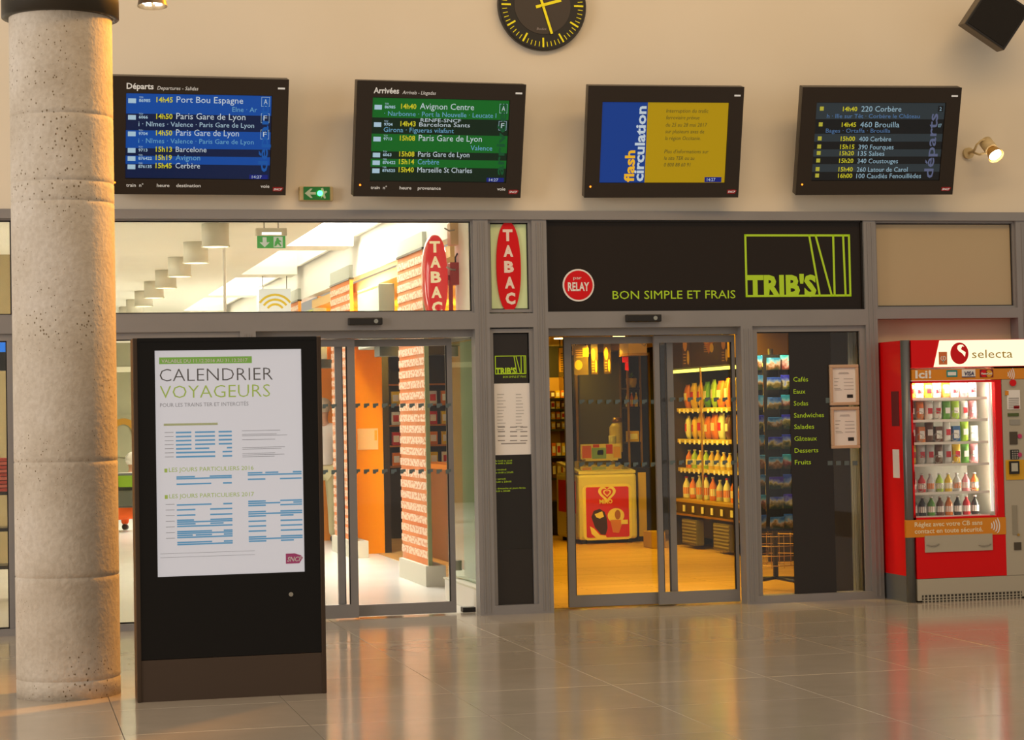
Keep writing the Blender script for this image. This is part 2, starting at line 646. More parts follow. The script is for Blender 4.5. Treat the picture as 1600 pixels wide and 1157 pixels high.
def decals(leaf, pxs, pys, Y):
    for py in pys:
        for px in pxs:
            x, z = at(px, py, Y)
            h, w = .017, .021
            prism('door_decal', [(x-w, z-h), (x, z-h), (x+.4*w, z-.2*h), (x+w, z-.2*h), (x+w, z+h), (x-w, z+h*.8)], Y-.003, Y-.001, DECAL, leaf)


def sliding_door(n, lab, hx0, hx1, leaves):
    d = thing('door_%d' % n, lab, None, ((hx0+hx1)/2, .1, 0), kind='structure')
    box('header', hx0, hx1, .03, .24, ZR0-.055, ZR0+.02, ALU, d)
    for (x0, x1, Y, st0, st1, bot) in leaves:
        lf = box('leaf_glass', x0+st0, x1-st1, Y+.012, Y+.022, .02+bot, ZR0-.105, GLASS, d)
        box('stile', x0, x0+st0, Y, Y+.035, .012, ZR0-.06, ALUD, lf)
        box('stile', x1-st1, x1, Y, Y+.035, .012, ZR0-.06, ALUD, lf)
        box('bottom_rail', x0+st0, x1-st1, Y, Y+.035, .012, .012+bot, ALUD, lf)
        box('top_rail', x0+st0, x1-st1, Y, Y+.035, ZR0-.115, ZR0-.06, ALUD, lf)
        box('gasket', x0+st0, x0+st0+.008, Y+.008, Y+.026, .012+bot, ZR0-.105, BLACK, lf)
        box('gasket', x1-st1-.008, x1-st1, Y+.008, Y+.026, .012+bot, ZR0-.105, BLACK, lf)
        lf['leafspan'] = 1
        yield_leaves.append(lf)
    return d


yield_leaves = []
xa = lambda p, Y: at(p, 720, Y)[0]
sliding_door(1, 'half open sliding glass door into the bright passage', 1.815, 3.46,
             [(1.83, xa(557, .08), .08, .05, xa(557, .08)-xa(545, .08), .10), (xa(526, .16), xa(709, .16), .16, .05, xa(709, .16)-xa(701, .16), .085)])
sliding_door(2, 'half open sliding glass door into the orange lit shop', 4.03, 5.57,
             [(xa(1026, .08), 5.565, .08, xa(1034, .08)-xa(1026, .08), .025, .095), (xa(885, .16), xa(1055, .16), .16, xa(896, .16)-xa(885, .16), .05, .09)])
lA, lB, lD, lC = yield_leaves
decals(lA, [508+14*i for i in range(2)], (635, 738), .08)
decals(lB, [558.5+14.2*i for i in range(11)], (634, 737), .16)
decals(lC, [909+14*i for i in range(9)], (628, 726), .16)
decals(lD, [1051+13.6*i for i in range(8)], (624.5, 723), .08)
for o in (lA, lB, lD, lC):
    del o['leafspan']

# unseen window frame added behind the daylight area light on the left
hw = thing('window_30', 'unseen window frame added behind the daylight lamp at the left wall', None, (-9.15, -6, .9), kind='structure')
for y in (-9.5, -7.75, -6, -4.25, -2.5):
    box('frame_bar', -9.2, -9.08, y-.05, y+.05, .9, 5.9, ALU, hw)
for z in (.9, 3.4, 5.9):
    box('frame_bar', -9.2, -9.08, -9.5, -2.5, z-.05, z+.05, ALU, hw)
struct(box('wall_left', -9.5, -9.2, -20, 0, 0, 6.6, PLASTER), 'plaster wall at the far left of the hall')
# ---- passage behind the left doors
PF = mat('passage_floor_tile', '#efede4', .22, noise=.03, scale=2)
struct(box('floor_passage', -4, 8, .25, 26, -.08, -.001, PF), 'pale glossy floor of the passage')
CEILZ = 3.3
wells = [(2.0, 6.3), (6.9, 10.6), (11.2, 14.9), (15.5, 19.2)]
cl = struct(box('ceiling_passage', -4, 2.9, .3, 22, CEILZ, CEILZ+.1, CREAM), 'cream ceiling of the passage')
yy = .3
for k, (a, b) in enumerate(wells):
    box('cross_beam', 2.9, 3.6, yy, a, CEILZ, CEILZ+.1, CREAM, cl)
    yy = b
box('cross_beam', 2.9, 3.6, yy, 22, CEILZ, CEILZ+.1, CREAM, cl)
SKYM = mat('skylight_daylight', (1.0, .97, .88), .5, emit=5)
for k, (a, b) in enumerate(wells):
    w = thing('window_%d' % (20+k), '%s skylight well from the doors in the passage ceiling' % ORD[k], None, (3.25, (a+b)/2, CEILZ), kind='structure')
    box('well_wall', 2.86, 2.9, a, b, CEILZ+.1, 4.1, WHITE, w)
    box('well_wall', 3.6, 3.64, a, b, CEILZ+.1, 4.1, WHITE, w)
    box('well_wall', 2.9, 3.6, b, b+.04, CEILZ+.1, 4.1, WHITE, w)
    box('well_wall', 2.9, 3.6, a-.04, a, CEILZ+.1, 4.1, WHITE, w)
    box('skylight_panel', 2.86, 3.64, a, b, 4.1, 4.14, SKYM, w)
# right side of the passage above the pillars, back wall, left wall
struct(box('wall_passage_right', 3.68, 3.8, 1.6, 22, 3.0, 4.2, WHITE), 'white wall above the lettered pillars')
bw = struct(box('wall_passage_back', -4, 3.7, 20, 20.2, 0, 2.82, OLIVE), 'olive grey wall at the far end of the passage')
box('white_band', -4, 3.7, 19.97, 20.0, 2.33, 2.42, mat('pale_band', '#d9d3b4', .6), bw)
box('white_upper_wall', -4, 3.7, 20, 20.2, 2.82, 3.3, WHITE, bw)
struct(box('wall_passage_left', -4.2, -4, .3, 20, 0, 3.3, CREAM), 'cream side wall of the passage')
struct(box('wall_passage_left_partition', -4, .55, 7.4, 7.55, 0, 3.3, mat('tan_partition', '#a8946a', .7, noise=.06, scale=2)), 'tan partition wall behind the blue monitor')
# glazed side wall just inside, right of the doors
sw = thing('wall_passage_side', 'short glazed side wall with pale plinth inside the passage doors', None, (3.58, .9, 0), kind='structure')
box('plinth', 3.50, 3.66, .1, 1.42, 0, .17, WHITE, sw)
box('plinth_cap', 3.49, 3.67, .1, 1.43, .17, .185, mat('pale_cap', '#d8d3bd', .5), sw)
box('end_post', 3.56, 3.70, .1, .5, .185, 2.14, CREAM, sw)
box('side_pane', 3.57, 3.585, .5, 1.4, .19, 2.1, TINT, sw)
box('grey_backing', 3.66, 3.7, .5, 1.4, .19, 2.1, mat('grey_green_backing', '#9aa08c', .6, noise=.12, scale=2), sw)
box('head_rail', 3.55, 3.62, .5, 1.4, 2.1, 2.14, DARK, sw)
box('upper_wall', 3.57, 3.70, .1, 1.12, 2.14, 3.3, CREAM, sw)
box('door_stop', 3.40, 3.52, .28, .36, 0, .035, BLACK, sw)
box('pane_clip', 3.545, 3.60, 1.2, 1.27, .25, .33, STEEL, sw)
box('pane_clip', 3.545, 3.60, 1.2, 1.27, 1.98, 2.06, STEEL, sw)

# ---- shop shell
struct(box('floor_shop', 4.0, 9, .25, 11, -.004, .004, PLANK), 'narrow plank floor of the orange lit shop')
SCZ = 2.34
struct(box('ceiling_shop', 4.0, 9, .26, 11, SCZ, SCZ+.1, mat('shop_ceiling', '#d9cba9', .7)), 'pale ceiling of the shop')
struct(box('wall_shop_back', 5.9, 9, 10.0, 10.15, 0, SCZ, mat('shop_dark_wall', '#3a3527', .6, noise=.1, scale=3)), 'dark olive back wall of the shop')
struct(box('wall_shop_right', 8.3, 8.45, .7, 10, 0, SCZ, mat('shop_dark_wall', '#3a3527')), 'dark right wall of the shop')
# slanted partition between the shop and the tobacco counter
pv = [(3.97, .3), (4.05, .28), (6.12, 10.0), (6.03, 10.02)]
n = 4
mesh_v = [(x, y, 0) for x, y in pv]+[(x, y, SCZ) for x, y in pv]
struct(mesh('wall_shop_left', mesh_v, [(3, 2, 1, 0), (4, 5, 6, 7)]+[(i, (i+1) % 4, (i+1) % 4+4, i+4) for i in range(4)], mat('partition_brown', '#5a4020', .7, noise=.1, scale=2)), 'brown slanted partition wall left of the shop')
struct(box('wall_tobacco_back', 3.8, 6.1, 10.2, 10.3, 0, 3.0, mat('tobacco_orange_wall', '#e08a1c', .6)), 'orange back wall of the tobacco counter')
struct(box('ceiling_tobacco', 3.72, 6.0, 2.0, 10.2, 2.85, 2.95, mat('tobacco_ceiling', '#e2b878', .7)), 'warm ceiling over the tobacco counter')
# niche behind the vending machine
nw = mat('niche_plaster', '#c6ba9e', .8)
struct(box('wall_niche_back', 6.71, 7.92, .075, .16, 0, 2.2, nw), 'beige back wall of the vending machine niche')



# ================================================================== THINGS IN THE HALL
# ---- concrete column
CX, CY, CR = .345, -3.5, .283
c = thing('concrete_column', 'thick round raw concrete column at the left', 'column', (CX, CY, 0))
cz = [0, .07, .615, 1.21, 1.83, 2.42, 2.98, 3.28, 3.9]
lift = [z for z in (.10, .66, 1.29, 2.02, 2.72, 2.83)]
prof = [(CR, 0)]
for z in (.10, .66, 1.29, 2.72, 2.83, 3.2):
    prof += [(CR, z-.03), (CR, z-.006), (CR-.003, z-.003), (CR-.003, z+.003), (CR, z+.006), (CR, z+.03)]
prof += [(CR, 3.7), (CR, 4.6)]
sh = lathe('shaft', prof, (CX, CY, 0), CONCRETE, c, 64)
col_ring = [(CR+.004, 0), (CR+.04, .004), (CR+.04, .3), (CR+.004, .305)]
lathe('steel_collar', col_ring, (CX, CY, 3.76), mat('dark_collar', '#3b352c', .45, .4), c, 48)

# ---- poster stand
k = thing('poster_stand', 'black free standing poster stand with a white travel calendar', 'poster stand', (1.19, -3.9, 0))
KY = -4.0
KB = mat('kiosk_black', '#120f0c', .35, spec=.25)
KE = mat('kiosk_bronze_edge', '#4a3a2c', .4, .5)
KX0, KX1, KT = .70, 1.695, 1.95
box('back_body', KX0+.01, KX1-.01, KY+.03, KY+.19, .23, KT-.01, KB, k)
for a, b in ((KX0-.012, KX0+.012), (KX1-.012, KX1+.012)):
    box('side_profile', a, b, KY-.008, KY+.2, 0, KT, KE, k, .004)
box('top_profile', KX0+.012, KX1-.012, KY-.004, KY+.2, KT-.02, KT, KB, k)
PX0, PX1, PZ0, PZ1 = .805, 1.598, .665, 1.882
for a, b, c0, d in ((KX0+.012, PX0, .225, KT-.02), (PX1, KX1-.012, .225, KT-.02), (PX0, PX1, PZ1, KT-.02), (PX0, PX1, .225, PZ0)):
    box('black_surround', a, b, KY, KY+.03, c0, d, KB, k)
box('plinth_panel', KX0+.012, KX1-.012, KY-.002, KY+.18, 0, .222, mat('kiosk_brown_plinth', '#4d3d30', .5, .2), k)
lk = tube('lock', (1.52, KY-.004, .545), (1.52, KY+.01, .545), .012, .012, STEEL, k)
po = box('poster', PX0, PX1, KY+.012, KY+.016, PZ0, PZ1, mat('poster_paper_backlit', '#e4dedf', .5, emit=.62), k)
PW, PH = PX1-PX0, PZ1-PZ0
GRN = mat('poster_green', '#8dc63f', .6, emit=.4)
GRT = mat('poster_green_text', '#b5cc4a', .6, emit=.45)
BLU = mat('poster_blue', '#62aedb', .6, emit=.45)
PY = KY+.0105
PINK = mat('poster_grey_ink', '#a8a2a2', .6, emit=.35)


def pu(u): return PX0+u*PW
def pv_(v): return PZ1-v*PH
def pbar(u0, u1, v0, v1, m, name='printed_bar'): return box(name, pu(u0), pu(u1), PY, PY+.001, pv_(v1), pv_(v0), m, po)


pbar(.03, .66, .030, .060, GRN, 'green_banner')
text('VALABLE DU 11.12.2016 AU 31.12.2017', pu(.045), pv_(.054), .018, PAPER, po, PY-.0008, w=.585*PW, bold=.012)
text('CALENDRIER', pu(.032), pv_(.137), .068, DINK, po, PY, w=.77*PW, bold=-.014)
text('VOYAGEURS', pu(.032), pv_(.212), .068, GRT, po, PY, w=.75*PW, bold=-.010)
text('POUR LES TRAINS TER ET INTERCITÉS', pu(.032), pv_(.25), .02, PINK, po, PY, w=.6*PW)
text('LES JOURS PARTICULIERS 2016', pu(.085), pv_(.538), .022, GRT, po, PY, w=.575*PW)
text('LES JOURS PARTICULIERS 2017', pu(.085), pv_(.655), .022, GRT, po, PY, w=.575*PW)
for v in (.523, .640):
    pbar(.055, .075, v, v+.017, GRT, 'green_bullet')
pbar(.055, .42, .324, .334, mat('pale_green_line', '#cbd7a6', .6), 'heading_line')
bl = []
for i, v in enumerate((.361, .379, .397, .415, .433, .450, .469)):
    segs = [(.135, .24), (.265, .40), (.425, .515)] if i < 4 else ([(.135, .24), (.265, .36), (.48, .515)] if i == 4 else [(.135, .40), (.45, .515)])
    bl += [(a, b, v, v+.0075) for a, b in segs]
for v, segs in [(.558, [(.135, .26), (.36, .51)]), (.566, [(.135, .51)]), (.590, [(.135, .37), (.45, .51)]), (.548, [(.62, .72), (.74, .83), (.93, .99)]), (.557, [(.62, .99)]), (.577, [(.62, .74), (.84, .99)]),
                (.682, [(.135, .37), (.45, .51)]), (.704, [(.135, .26), (.36, .51)]), (.728, [(.135, .26), (.36, .51)]),
                (.675, [(.62, .74), (.84, .99)]), (.684, [(.62, .84), (.93, .99)]), (.694, [(.62, .74), (.84, .99)]), (.722, [(.62, .74), (.84, .99)]), (.731, [(.62, .99)]), (.741, [(.62, .74), (.84, .93)]),
                (.764, [(.62, .74), (.84, .99)]), (.786, [(.62, .74), (.84, .99)]), (.808, [(.62, .74), (.84, .99)]), (.834, [(.62, .74), (.84, .99)]), (.843, [(.62, .99)]), (.853, [(.62, .74), (.84, .93)]),
                (.750, [(.135, .25), (.36, .51)]), (.758, [(.135, .51)]), (.767, [(.135, .26), (.36, .45)]), (.777, [(.135, .51)]),
                (.800, [(.135, .37), (.45, .51)]), (.808, [(.135, .51)]), (.817, [(.135, .24), (.26, .37), (.45, .51)]), (.826, [(.135, .51)]), (.848, [(.135, .37), (.45, .51)]), (.857, [(.135, .51)])]:
    bl += [(a, b, v, v+.0068) for a, b in segs]
for a, b, v0, v1 in bl:
    pbar(a, b, v0, v1, BLU, 'blue_table_row')
for v in (.362, .378, .384, .402, .437, .444, .463, .47, .478):
    pbar(.585, .585+.36*(.6+.4*random.random()), v, v+.002, PINK, 'fine_print_line')
for i in range(14):
    v = .362+.018*i if i < 7 else .68+.025*(i-7)
    pbar(.06, .12, v, v+.0025, PINK, 'row_caption')
for v in (.898, .915):
    pbar(.02, .66, v, v+.0015, PINK, 'fine_print_line')
MAG = mat('poster_magenta', '#c0246e', .5, emit=.35)
lx0, lx1, lz0, lz1 = pu(.872), pu(.99), pv_(.962), pv_(.917)
prism('logo_plate', [(lx0, lz0), (lx1-.02, lz0), (lx1, lz0+.03), (lx1-.01, lz1-.012), (lx0+.05, lz1), (lx0, lz1)], PY-.0005, PY+.001, MAG, po)
text('SNCF', lx0+.006, lz0+.012, .024, PAPER, po, PY-.001, w=(lx1-lx0)*.82, shear=.25, bold=.02)
box('cover_glass', PX0, PX1, KY+.003, KY+.006, PZ0, PZ1, glass('poster_glass', (1, 1, 1), .5, .05, .03), k)

# ---- train information monitors
BSCR = {}


def emat(name, col, e=.8):
    return mat(name, col, .3, emit=e)


TW = emat('screen_white_text', '#cfe0ec', .6)
TY = emat('screen_yellow_text', '#d8d228', .6)
TL = emat('screen_pale_blue_text', '#6fb0d6', .6)
BZT = mat('bezel_white_print', '#efe6d8', .5, emit=.5)  # glow lifts the dim bezel print; nothing lights it from behind
LEDR = emat('orange_standby_led', '#ff7a1c', 4)
SREDM = mat('logo_red', '#d4141c', .4, emit=.15)


def monitor(label, X, Z, yaw, tilt, w, h, Y=-.3):
    r = thing('information_monitor', label, 'monitor', (X, Y, Z), (tilt, 0, yaw), 'train information monitors on the beige wall', world=False)
    D = .09
    bz = .095
    hs = box('housing', -w/2, w/2, .012, D, -h/2, h/2, BEZEL, r, .006)
    sx0, sx1, sz0, sz1 = -w/2+.094*w, w/2-.092*w, h/2-.868*h, h/2-.14*h
    for a, b, c0, d in ((-w/2, sx0, -h/2, h/2), (sx1, w/2, -h/2, h/2), (sx0, sx1, sz1, h/2), (sx0, sx1, -h/2, sz0)):
        box('bezel', a, b, -.004, .012, c0, d, BEZEL, r)
    tube('standby_light', (-w/2+.037*w, -.008, h/2-.9*h), (-w/2+.037*w, 0, h/2-.9*h), .007, .007, LEDR, r, 10)
    x, z = w/2-.075*w, h/2-.965*h
    prism('logo_plate', [(x, z), (x+.05*w, z), (x+.062*w, z+.03*h), (x+.05*w, z+.038*h), (x, z+.036*h)], -.006, -.003, SREDM, r)
    text('SNCF', x+.004, z+.009*h, .018*h, BZT, r, -.0065, w=.046*w, shear=.3, bold=.02)
    box('maker_badge', w/2-.062*w, w/2-.022*w, -.006, -.003, h/2-.085*h, h/2-.07*h, BZT, r)
    # bracket back to the wall, along the tilted local axes
    a = box('wall_bracket', -.08, .08, D, D+.07, -.1, .02, BLACK, r)
    d = -Y-.03
    tube('bracket_arm', (0, D+.06, -.06), (0, d*math.cos(tilt)-.07, -.06-d*math.sin(tilt)*1.0), .025, .025, BLACK, r, 10)
    scr = box('screen', sx0, sx1, .006, .012, sz0, sz1, emat('screen_off_black', '#06080a', .1), r)
    fx = lambda u: -w/2+u*w
    fz = lambda v: h/2-v*h

    def T(s, u, v, cap, m, u1=None, on=scr, y=.0045, **kw):
        return text(s, fx(u), fz(v), cap*h, m, on, y, w=(u1-u)*w if u1 else None, **kw)

    def band(u0, u1, v0, v1, m, name='row_band', y=.0055):
        return box(name, fx(u0), fx(u1), y, y+.0004, fz(v1), fz(v0), m, scr)
    r['_'] = 1
    return r, T, band, hs


def train_icon(band, u, v):
    band(u, u+.043, v-.028, v+.012, TLI, 'train_icon', .005)


TLI = emat('screen_icon_blue', '#a8c8dc', .7)


def board(kind, label, X, Z, yaw, tilt):
    r, T, band, hs = monitor(label, X, Z, yaw, tilt, 1.28, .85)
    dep = kind == 'dep'
    L = emat('screen_blue_light', '#0552b4', .55) if dep else emat('screen_green_light', '#067426', .5)
    Dk = emat('screen_blue_dark', '#05204e', .5) if dep else emat('screen_green_dark', '#062a18', .45)
    Dm = emat('screen_blue_mid', '#0f5cb4', .6) if dep else emat('screen_green_mid', '#0a5c34', .5)
    g = .0
    for i, (v0, v1) in enumerate(((.145, .315), (.315, .455), (.455, .607), (.607, .672), (.672, .742), (.742, .862))):
        band(.096, .905, v0, v1, L if i % 2 == 0 else Dk)
    T('Départs' if dep else 'Arrivées', .097, .105, .047, BZT, .245, on=hs, y=-.0045, bold=.025)
    T('Departures - Salidas' if dep else 'Arrivals - Llegadas', .265, .108, .03, BZT, .49 if dep else .46, on=hs, y=-.0045, shear=.2)
    for s, u, u1 in (('train  n°', .1, .195), ('heure', .27, .34), ('destination' if dep else 'provenance', .378, .515), ('voie', .855, .905)):
        T(s, u, .935, .028, BZT, u1, on=hs, y=-.0045, bold=.01)
    T('départs' if dep else 'arrivées', .89, .80, .075, Dm, .89+.42, rot=math.pi/2, y=.0048, bold=.02)
    if dep:
        rows = [('86985', '14h45', 'Port Bou Espagne', .215, .745, .052, 'A'), ('6066', '14h50', 'Paris Gare de Lyon', .355, .76, .052, 'F'), ('9704', '14h50', 'Paris Gare de Lyon', .495, .725, .052, 'F'),
                ('9713', '15h13', 'Barcelone', .635, .545, .045, ''), ('876422', '15h19', 'Avignon', .705, .51, .045, ''), ('876135', '15h45', 'Cerbère', .775, .51, .045, '')]
        T('Elne · Ar', .685, .285, .04, TL, .825)
        for v in (.42, .562):
            T('i · Nîmes · Valence · Paris Gare de Lyon', .165, v, .04, TL if v > .5 else TLI, .81)
    else:
        rows = [('86985', '14h40', 'Avignon Centre', .235, .695, .052, 'A'), ('9704', '14h43', 'Barcelona Sants', .385, .675, .035, 'F'), ('9713', '15h08', 'Paris Gare de Lyon', .51, .75, .052, ''),
                ('6063', '15h08', 'Paris Gare de Lyon', .648, .68, .045, ''), ('876422', '15h14', 'Cerbère', .715, .5, .045, ''), ('876525', '15h40', 'Marseille St Charles', .785, .70, .045, '')]
        T('· Narbonne · Port la Nouvelle · Leucate l', .165, .298, .04, TL, .83)
        T('RENFE-SNCF', .38, .345, .03, TW, .62)
        T('Girona · Figueras vilafant', .165, .438, .04, TL, .58)
        T('Valence', .685, .585, .042, TL, .815)
    for num, tm, dest, v, u1, cap, vo in rows:
        train_icon(band, .107, v)
        T('TGV' if len(num) == 4 else 'TER', .166, v-.032, .014, TLI, .19)
        T(num, .166, v, .024, TLI, .166+.0125*len(num), bold=.02)
        T(tm, .262, v, .042, TY, .352, bold=.02)
        T(dest, .373, v, cap, TW if (num != '876422') else TL, u1)
        if vo:
            for a, b, c0, d in ((.848, .895, v-.06, v-.057), (.848, .895, v+.018, v+.021), (.848, .85, v-.06, v+.02), (.893, .895, v-.06, v+.02)):
                band(a, b, c0, d, TLI, 'platform_box_line', .005)
            T(vo, .862, v, .042, TW, .882)
    band(.79, .895, .825, .862, emat('screen_clock_blue', '#0a1e7a', .7), 'clock_box', .005)
    T('14:27', .805, .856, .025, TW, .86, y=.0042)
    return r


d1 = board('dep', 'wall monitor with blue departures list, next to the column', 1.40, 3.543, .02, .30)
d2 = board('arr', 'wall monitor with green arrivals list', 3.171, 3.5376, .045, .25)
r, T, band, hs = monitor('wall monitor with blue and yellow traffic news', 4.905, 3.541, -.06, .28, 1.21, .85)
band(.096, .385, .145, .865, emat('news_blue', '#0c3f96', .6), 'blue_panel')
band(.385, .906, .145, .865, emat('news_yellow', '#c9a404', .5), 'yellow_panel')
T('flash', .315, .86, .085, emat('news_orange_text', '#e8b020', .8), .315+.20, rot=math.pi/2, bold=.03)
T('circulation', .375, .855, .085, TW, .375+.475, rot=math.pi/2, bold=.03)
NI = emat('news_dark_text', '#5f5a2a', .4)
for i, (s, v, u1) in enumerate((('Interruption du trafic', .235, .775), ('ferroviaire prévue', .295, .72), ('du 25 au 28 mai 2017', .36, .77), ('sur plusieurs axes de', .42, .755), ('la région Occitanie.', .48, .735), ('Plus d\'informations sur', .60, .79), ('le site TER ou au', .66, .70), ('0 800 88 60 91', .72, .675))):
    T(s, .505, v, .033, NI, u1, shear=.15)
band(.775, .885, .815, .862, emat('screen_clock_blue', '#0a1e7a'), 'clock_box', .005)
T('14:27', .79, .852, .027, TW, .845, y=.0042)
d3 = r
r, T, band, hs = monitor('wall monitor with black and grey bus departures list, farthest right', 6.63, 3.56, -.085, .32, 1.275, .845, -.35)
G1 = emat('bus_row_grey', '#2f3a40', .6); G2 = emat('bus_row_black', '#14171a', .6)
TG = emat('bus_grey_text', '#8fb0c2', .8)
TB = emat('bus_blue_text', '#4a6f9c', .8)
for i, (v0, v1) in enumerate(((.145, .295), (.295, .43), (.43, .503), (.503, .575), (.575, .642), (.642, .712), (.712, .785), (.785, .862))):
    band(.096, .905, v0, v1, G1 if i % 2 == 0 else G2)
T('départs', .865, .845, .085, emat('bus_vertical_text', '#5c6484', .7), .865+.40, rot=math.pi/2, y=.0048, bold=.015)
for t_, s, v, u1, cap in (('14h40', '220 Corbère', .225, .63, .05), ('14h45', '460 Brouilla', .37, .625, .05), ('15h00', '400 Cerbère', .50, .58, .043), ('15h15', '390 Fourques', .575, .60, .043), ('15h20', '135 Salses', .635, .545, .043), ('15h20', '340 Coustouges', .705, .635, .043), ('15h40', '260 Latour de Carol', .785, .70, .043), ('16h00', '100 Caudiès Fenouillèdes', .845, .79, .043)):
    T(t_, .262, v-.004, .04, TY, .352, bold=.015)
    T(s, .378, v, cap, TG, u1)
    band(.118, .142, v-.045, v-.008, emat('bus_icon_yellow', '#b5b03a', .7), 'bus_icon', .005)
T('h · Ille sur Têt · Corbère le Château', .165, .285, .038, TB, .75)
T('Bages · Ortaffa · Brouilla', .165, .42, .038, TB, .57)
band(.862, .895, .17, .225, G2, 'platform_box', .005)
T('2', .872, .215, .033, TG, .885)
T('07', .872, .37, .033, TG, .893)
for r in (d1, d2, d3, bpy.data.objects['information_monitor.003']):
    if '_' in r: del r['_']

# ---- wall clock
ckx, ckz = at(848, 8, -.09)
ck = thing('wall_clock', 'round black wall clock with yellow ticks and hands', 'clock', (ckx, -.03, ckz))
CKR = .345
o = lathe('case', [(CKR*.92, -.0), (CKR, .012), (CKR, .05), (CKR*.985, .06), (CKR*.97, .05)], (ckx, -.03, ckz), BLACK, ck, 56, 'Y')
lathe('dial', [(CKR*.965, .05), (CKR*.965, .053)], (ckx, -.03, ckz), mat('clock_dial_black', '#15110d', .5), ck, 56, 'Y')
lathe('inner_dial', [(CKR*.64, .053), (CKR*.64, .056)], (ckx, -.03, ckz), mat('clock_inner_dial', '#3b3129', .5), ck, 48, 'Y')
CYE = mat('clock_yellow', '#fff200', .5)


def radial(ang, r0, r1, wd, y, name, parent, m=CYE):
    a = math.radians(ang)
    dx, dz = math.sin(a), math.cos(a)
    nx, nz = dz*wd/2, -dx*wd/2
    p = [(ckx+dx*r0-nx, ckz+dz*r0-nz), (ckx+dx*r0+nx, ckz+dz*r0+nz), (ckx+dx*r1+nx, ckz+dz*r1+nz), (ckx+dx*r1-nx, ckz+dz*r1-nz)]
    return prism(name, p, y-.003, y, m, parent)


for i in range(60):
    if i % 5 == 0:
        radial(i*6, CKR*.72, CKR*.93, .013, -.083, 'hour_tick', ck)
    else:
        radial(i*6, CKR*.81, CKR*.92, .005, -.083, 'minute_tick', ck)
radial(74, -.055, CKR*.44, .022, -.087, 'hour_hand', ck)
radial(163, -.06, CKR*.66, .019, -.092, 'minute_hand', ck)
tube('hand_hub', (ckx, -.1, ckz), (ckx, -.08, ckz), .014, .014, CYE, ck)
text('Bodet', ckx-.05, ckz-.19, .018, mat('clock_grey_print', '#9a8d8a', .5), ck, -.0865, w=.075, shear=.2)

# ---- loudspeaker, top right
sp = thing('loudspeaker', 'black square loudspeaker hung tilted on the wall, top right', 'loudspeaker', (7.60, -.47, 4.535), (.12, math.radians(34), -.12), world=False)
SPE = mat('speaker_edge_brown', '#5a4c38', .5)
box('cabinet', -.19, .19, -.02, .17, -.19, .19, SPE, sp, .005)
box('front_frame', -.188, .188, -.03, -.02, -.188, .188, BLACK, sp, .003)
box('front_grille', -.172, .172, -.036, -.03, -.172, .172, mat('speaker_black_cloth', '#14100c', .9, bump=.4, scale=300), sp, .003)
tube('bracket', (0, .17, 0), (.0, .36, .0), .03, .03, BLACK, sp, 12)

# ---- spot lamps
SPG = mat('lamp_beige_enamel', '#c9b384', .5)
HOT = mat('lamp_hot_white', (1.0, .9, .7), .4, emit=14)


def lamp_parts(t, ax, ay, az, direction, L=.13, r=.055):
    p = Vector((ax, ay, az)); d = Vector(direction).normalized()
    tube('lamp_body', p-d*L*.9, p-d*L*.2, r*.85, r*.85, SPG, t, 20)
    tube('lamp_neck', p-d*L*.2, p+d*.0, r*.62, r*.7, BRASS, t, 20)
    h = tube('lamp_head', p, p+d*.05, r*.85, r*1.05, BRASS, t, 24, False)
    tube('lens', p+d*.03, p+d*.036, r*.82, r*.82, HOT, t, 24)
    return p, d


lx, lz = at(1552, 238, -.28)
sl = thing('wall_spot_lamp', 'small beige spot lamp on the wall, lit, right of the bus monitor', 'spot lamp', (lx, -.03, lz))
lamp_parts(sl, lx, -.28, lz-.0, (.12, -.62, -.62), .15, .062)
tube('wall_plate', (lx-.1, -.06, lz+.02), (lx-.1, -.03, lz+.02), .045, .045, SPG, sl)
path_tube('yoke_arm', [(lx-.1, -.05, lz+.02), (lx-.1, -.15, lz+.03), (lx-.1, -.2, lz+.07), (lx-.07, -.22, lz+.1), (lx, -.23, lz+.11)], .01, SPG, sl)
path_tube('yoke_arm', [(lx-.1, -.12, lz+.02), (lx-.08, -.2, lz-.01), (lx-.04, -.23, lz+.0)], .009, SPG, sl)
px_, pz_ = at(238, 6, -3.05)
tl = thing('hanging_spot_lamp', 'conical spot lamp with four bulbs hanging beside the column top', 'spot lamp', (px_, -3.05, pz_))
tube('shade', (px_, -3.05, pz_-.015), (px_+.0, -3.04, pz_+.13), .088, .06, mat('lamp_grey_cone', '#6f604c', .4, .5), tl, 28, False)
tube('shade_cap', (px_, -3.04, pz_+.13), (px_, -3.04, pz_+.15), .06, .04, mat('lamp_grey_cone', '#6f604c'), tl, 28)
for q in range(4):
    a = q*math.pi/2+.5
    tube('bulb', (px_+.045*math.cos(a), -3.05+.045*math.sin(a), pz_-.004), (px_+.04*math.cos(a), -3.05+.04*math.sin(a), pz_+.04), .02, .012, HOT, tl, 12)
path_tube('arm', [(px_, -3.04, pz_+.14), (px_-.02, -3.08, pz_+.22), (px_-.15, -3.2, pz_+.24), (CX+CR*.72, CY+CR*.78, pz_+.24)], .014, BLACK, tl)
px2, pz2 = at(196, -6, -2.6)
tl2 = thing('hanging_brass_lamp', 'brass lamp bowl half hidden behind the column top', 'lamp', (px2, -2.6, pz2))
lathe('bowl', [(.02, -.012), (.07, .0), (.085, .04), (.03, .09)], (px2, -2.6, pz2), mat('dull_brass', '#8a6a2e', .4, .6), tl2, 24)
path_tube('arm', [(px2, -2.6, pz2+.08), (px2-.02, -2.7, pz2+.16), (CX+CR*.55, CY+CR*.88, pz2+.16)], .012, BLACK, tl2)

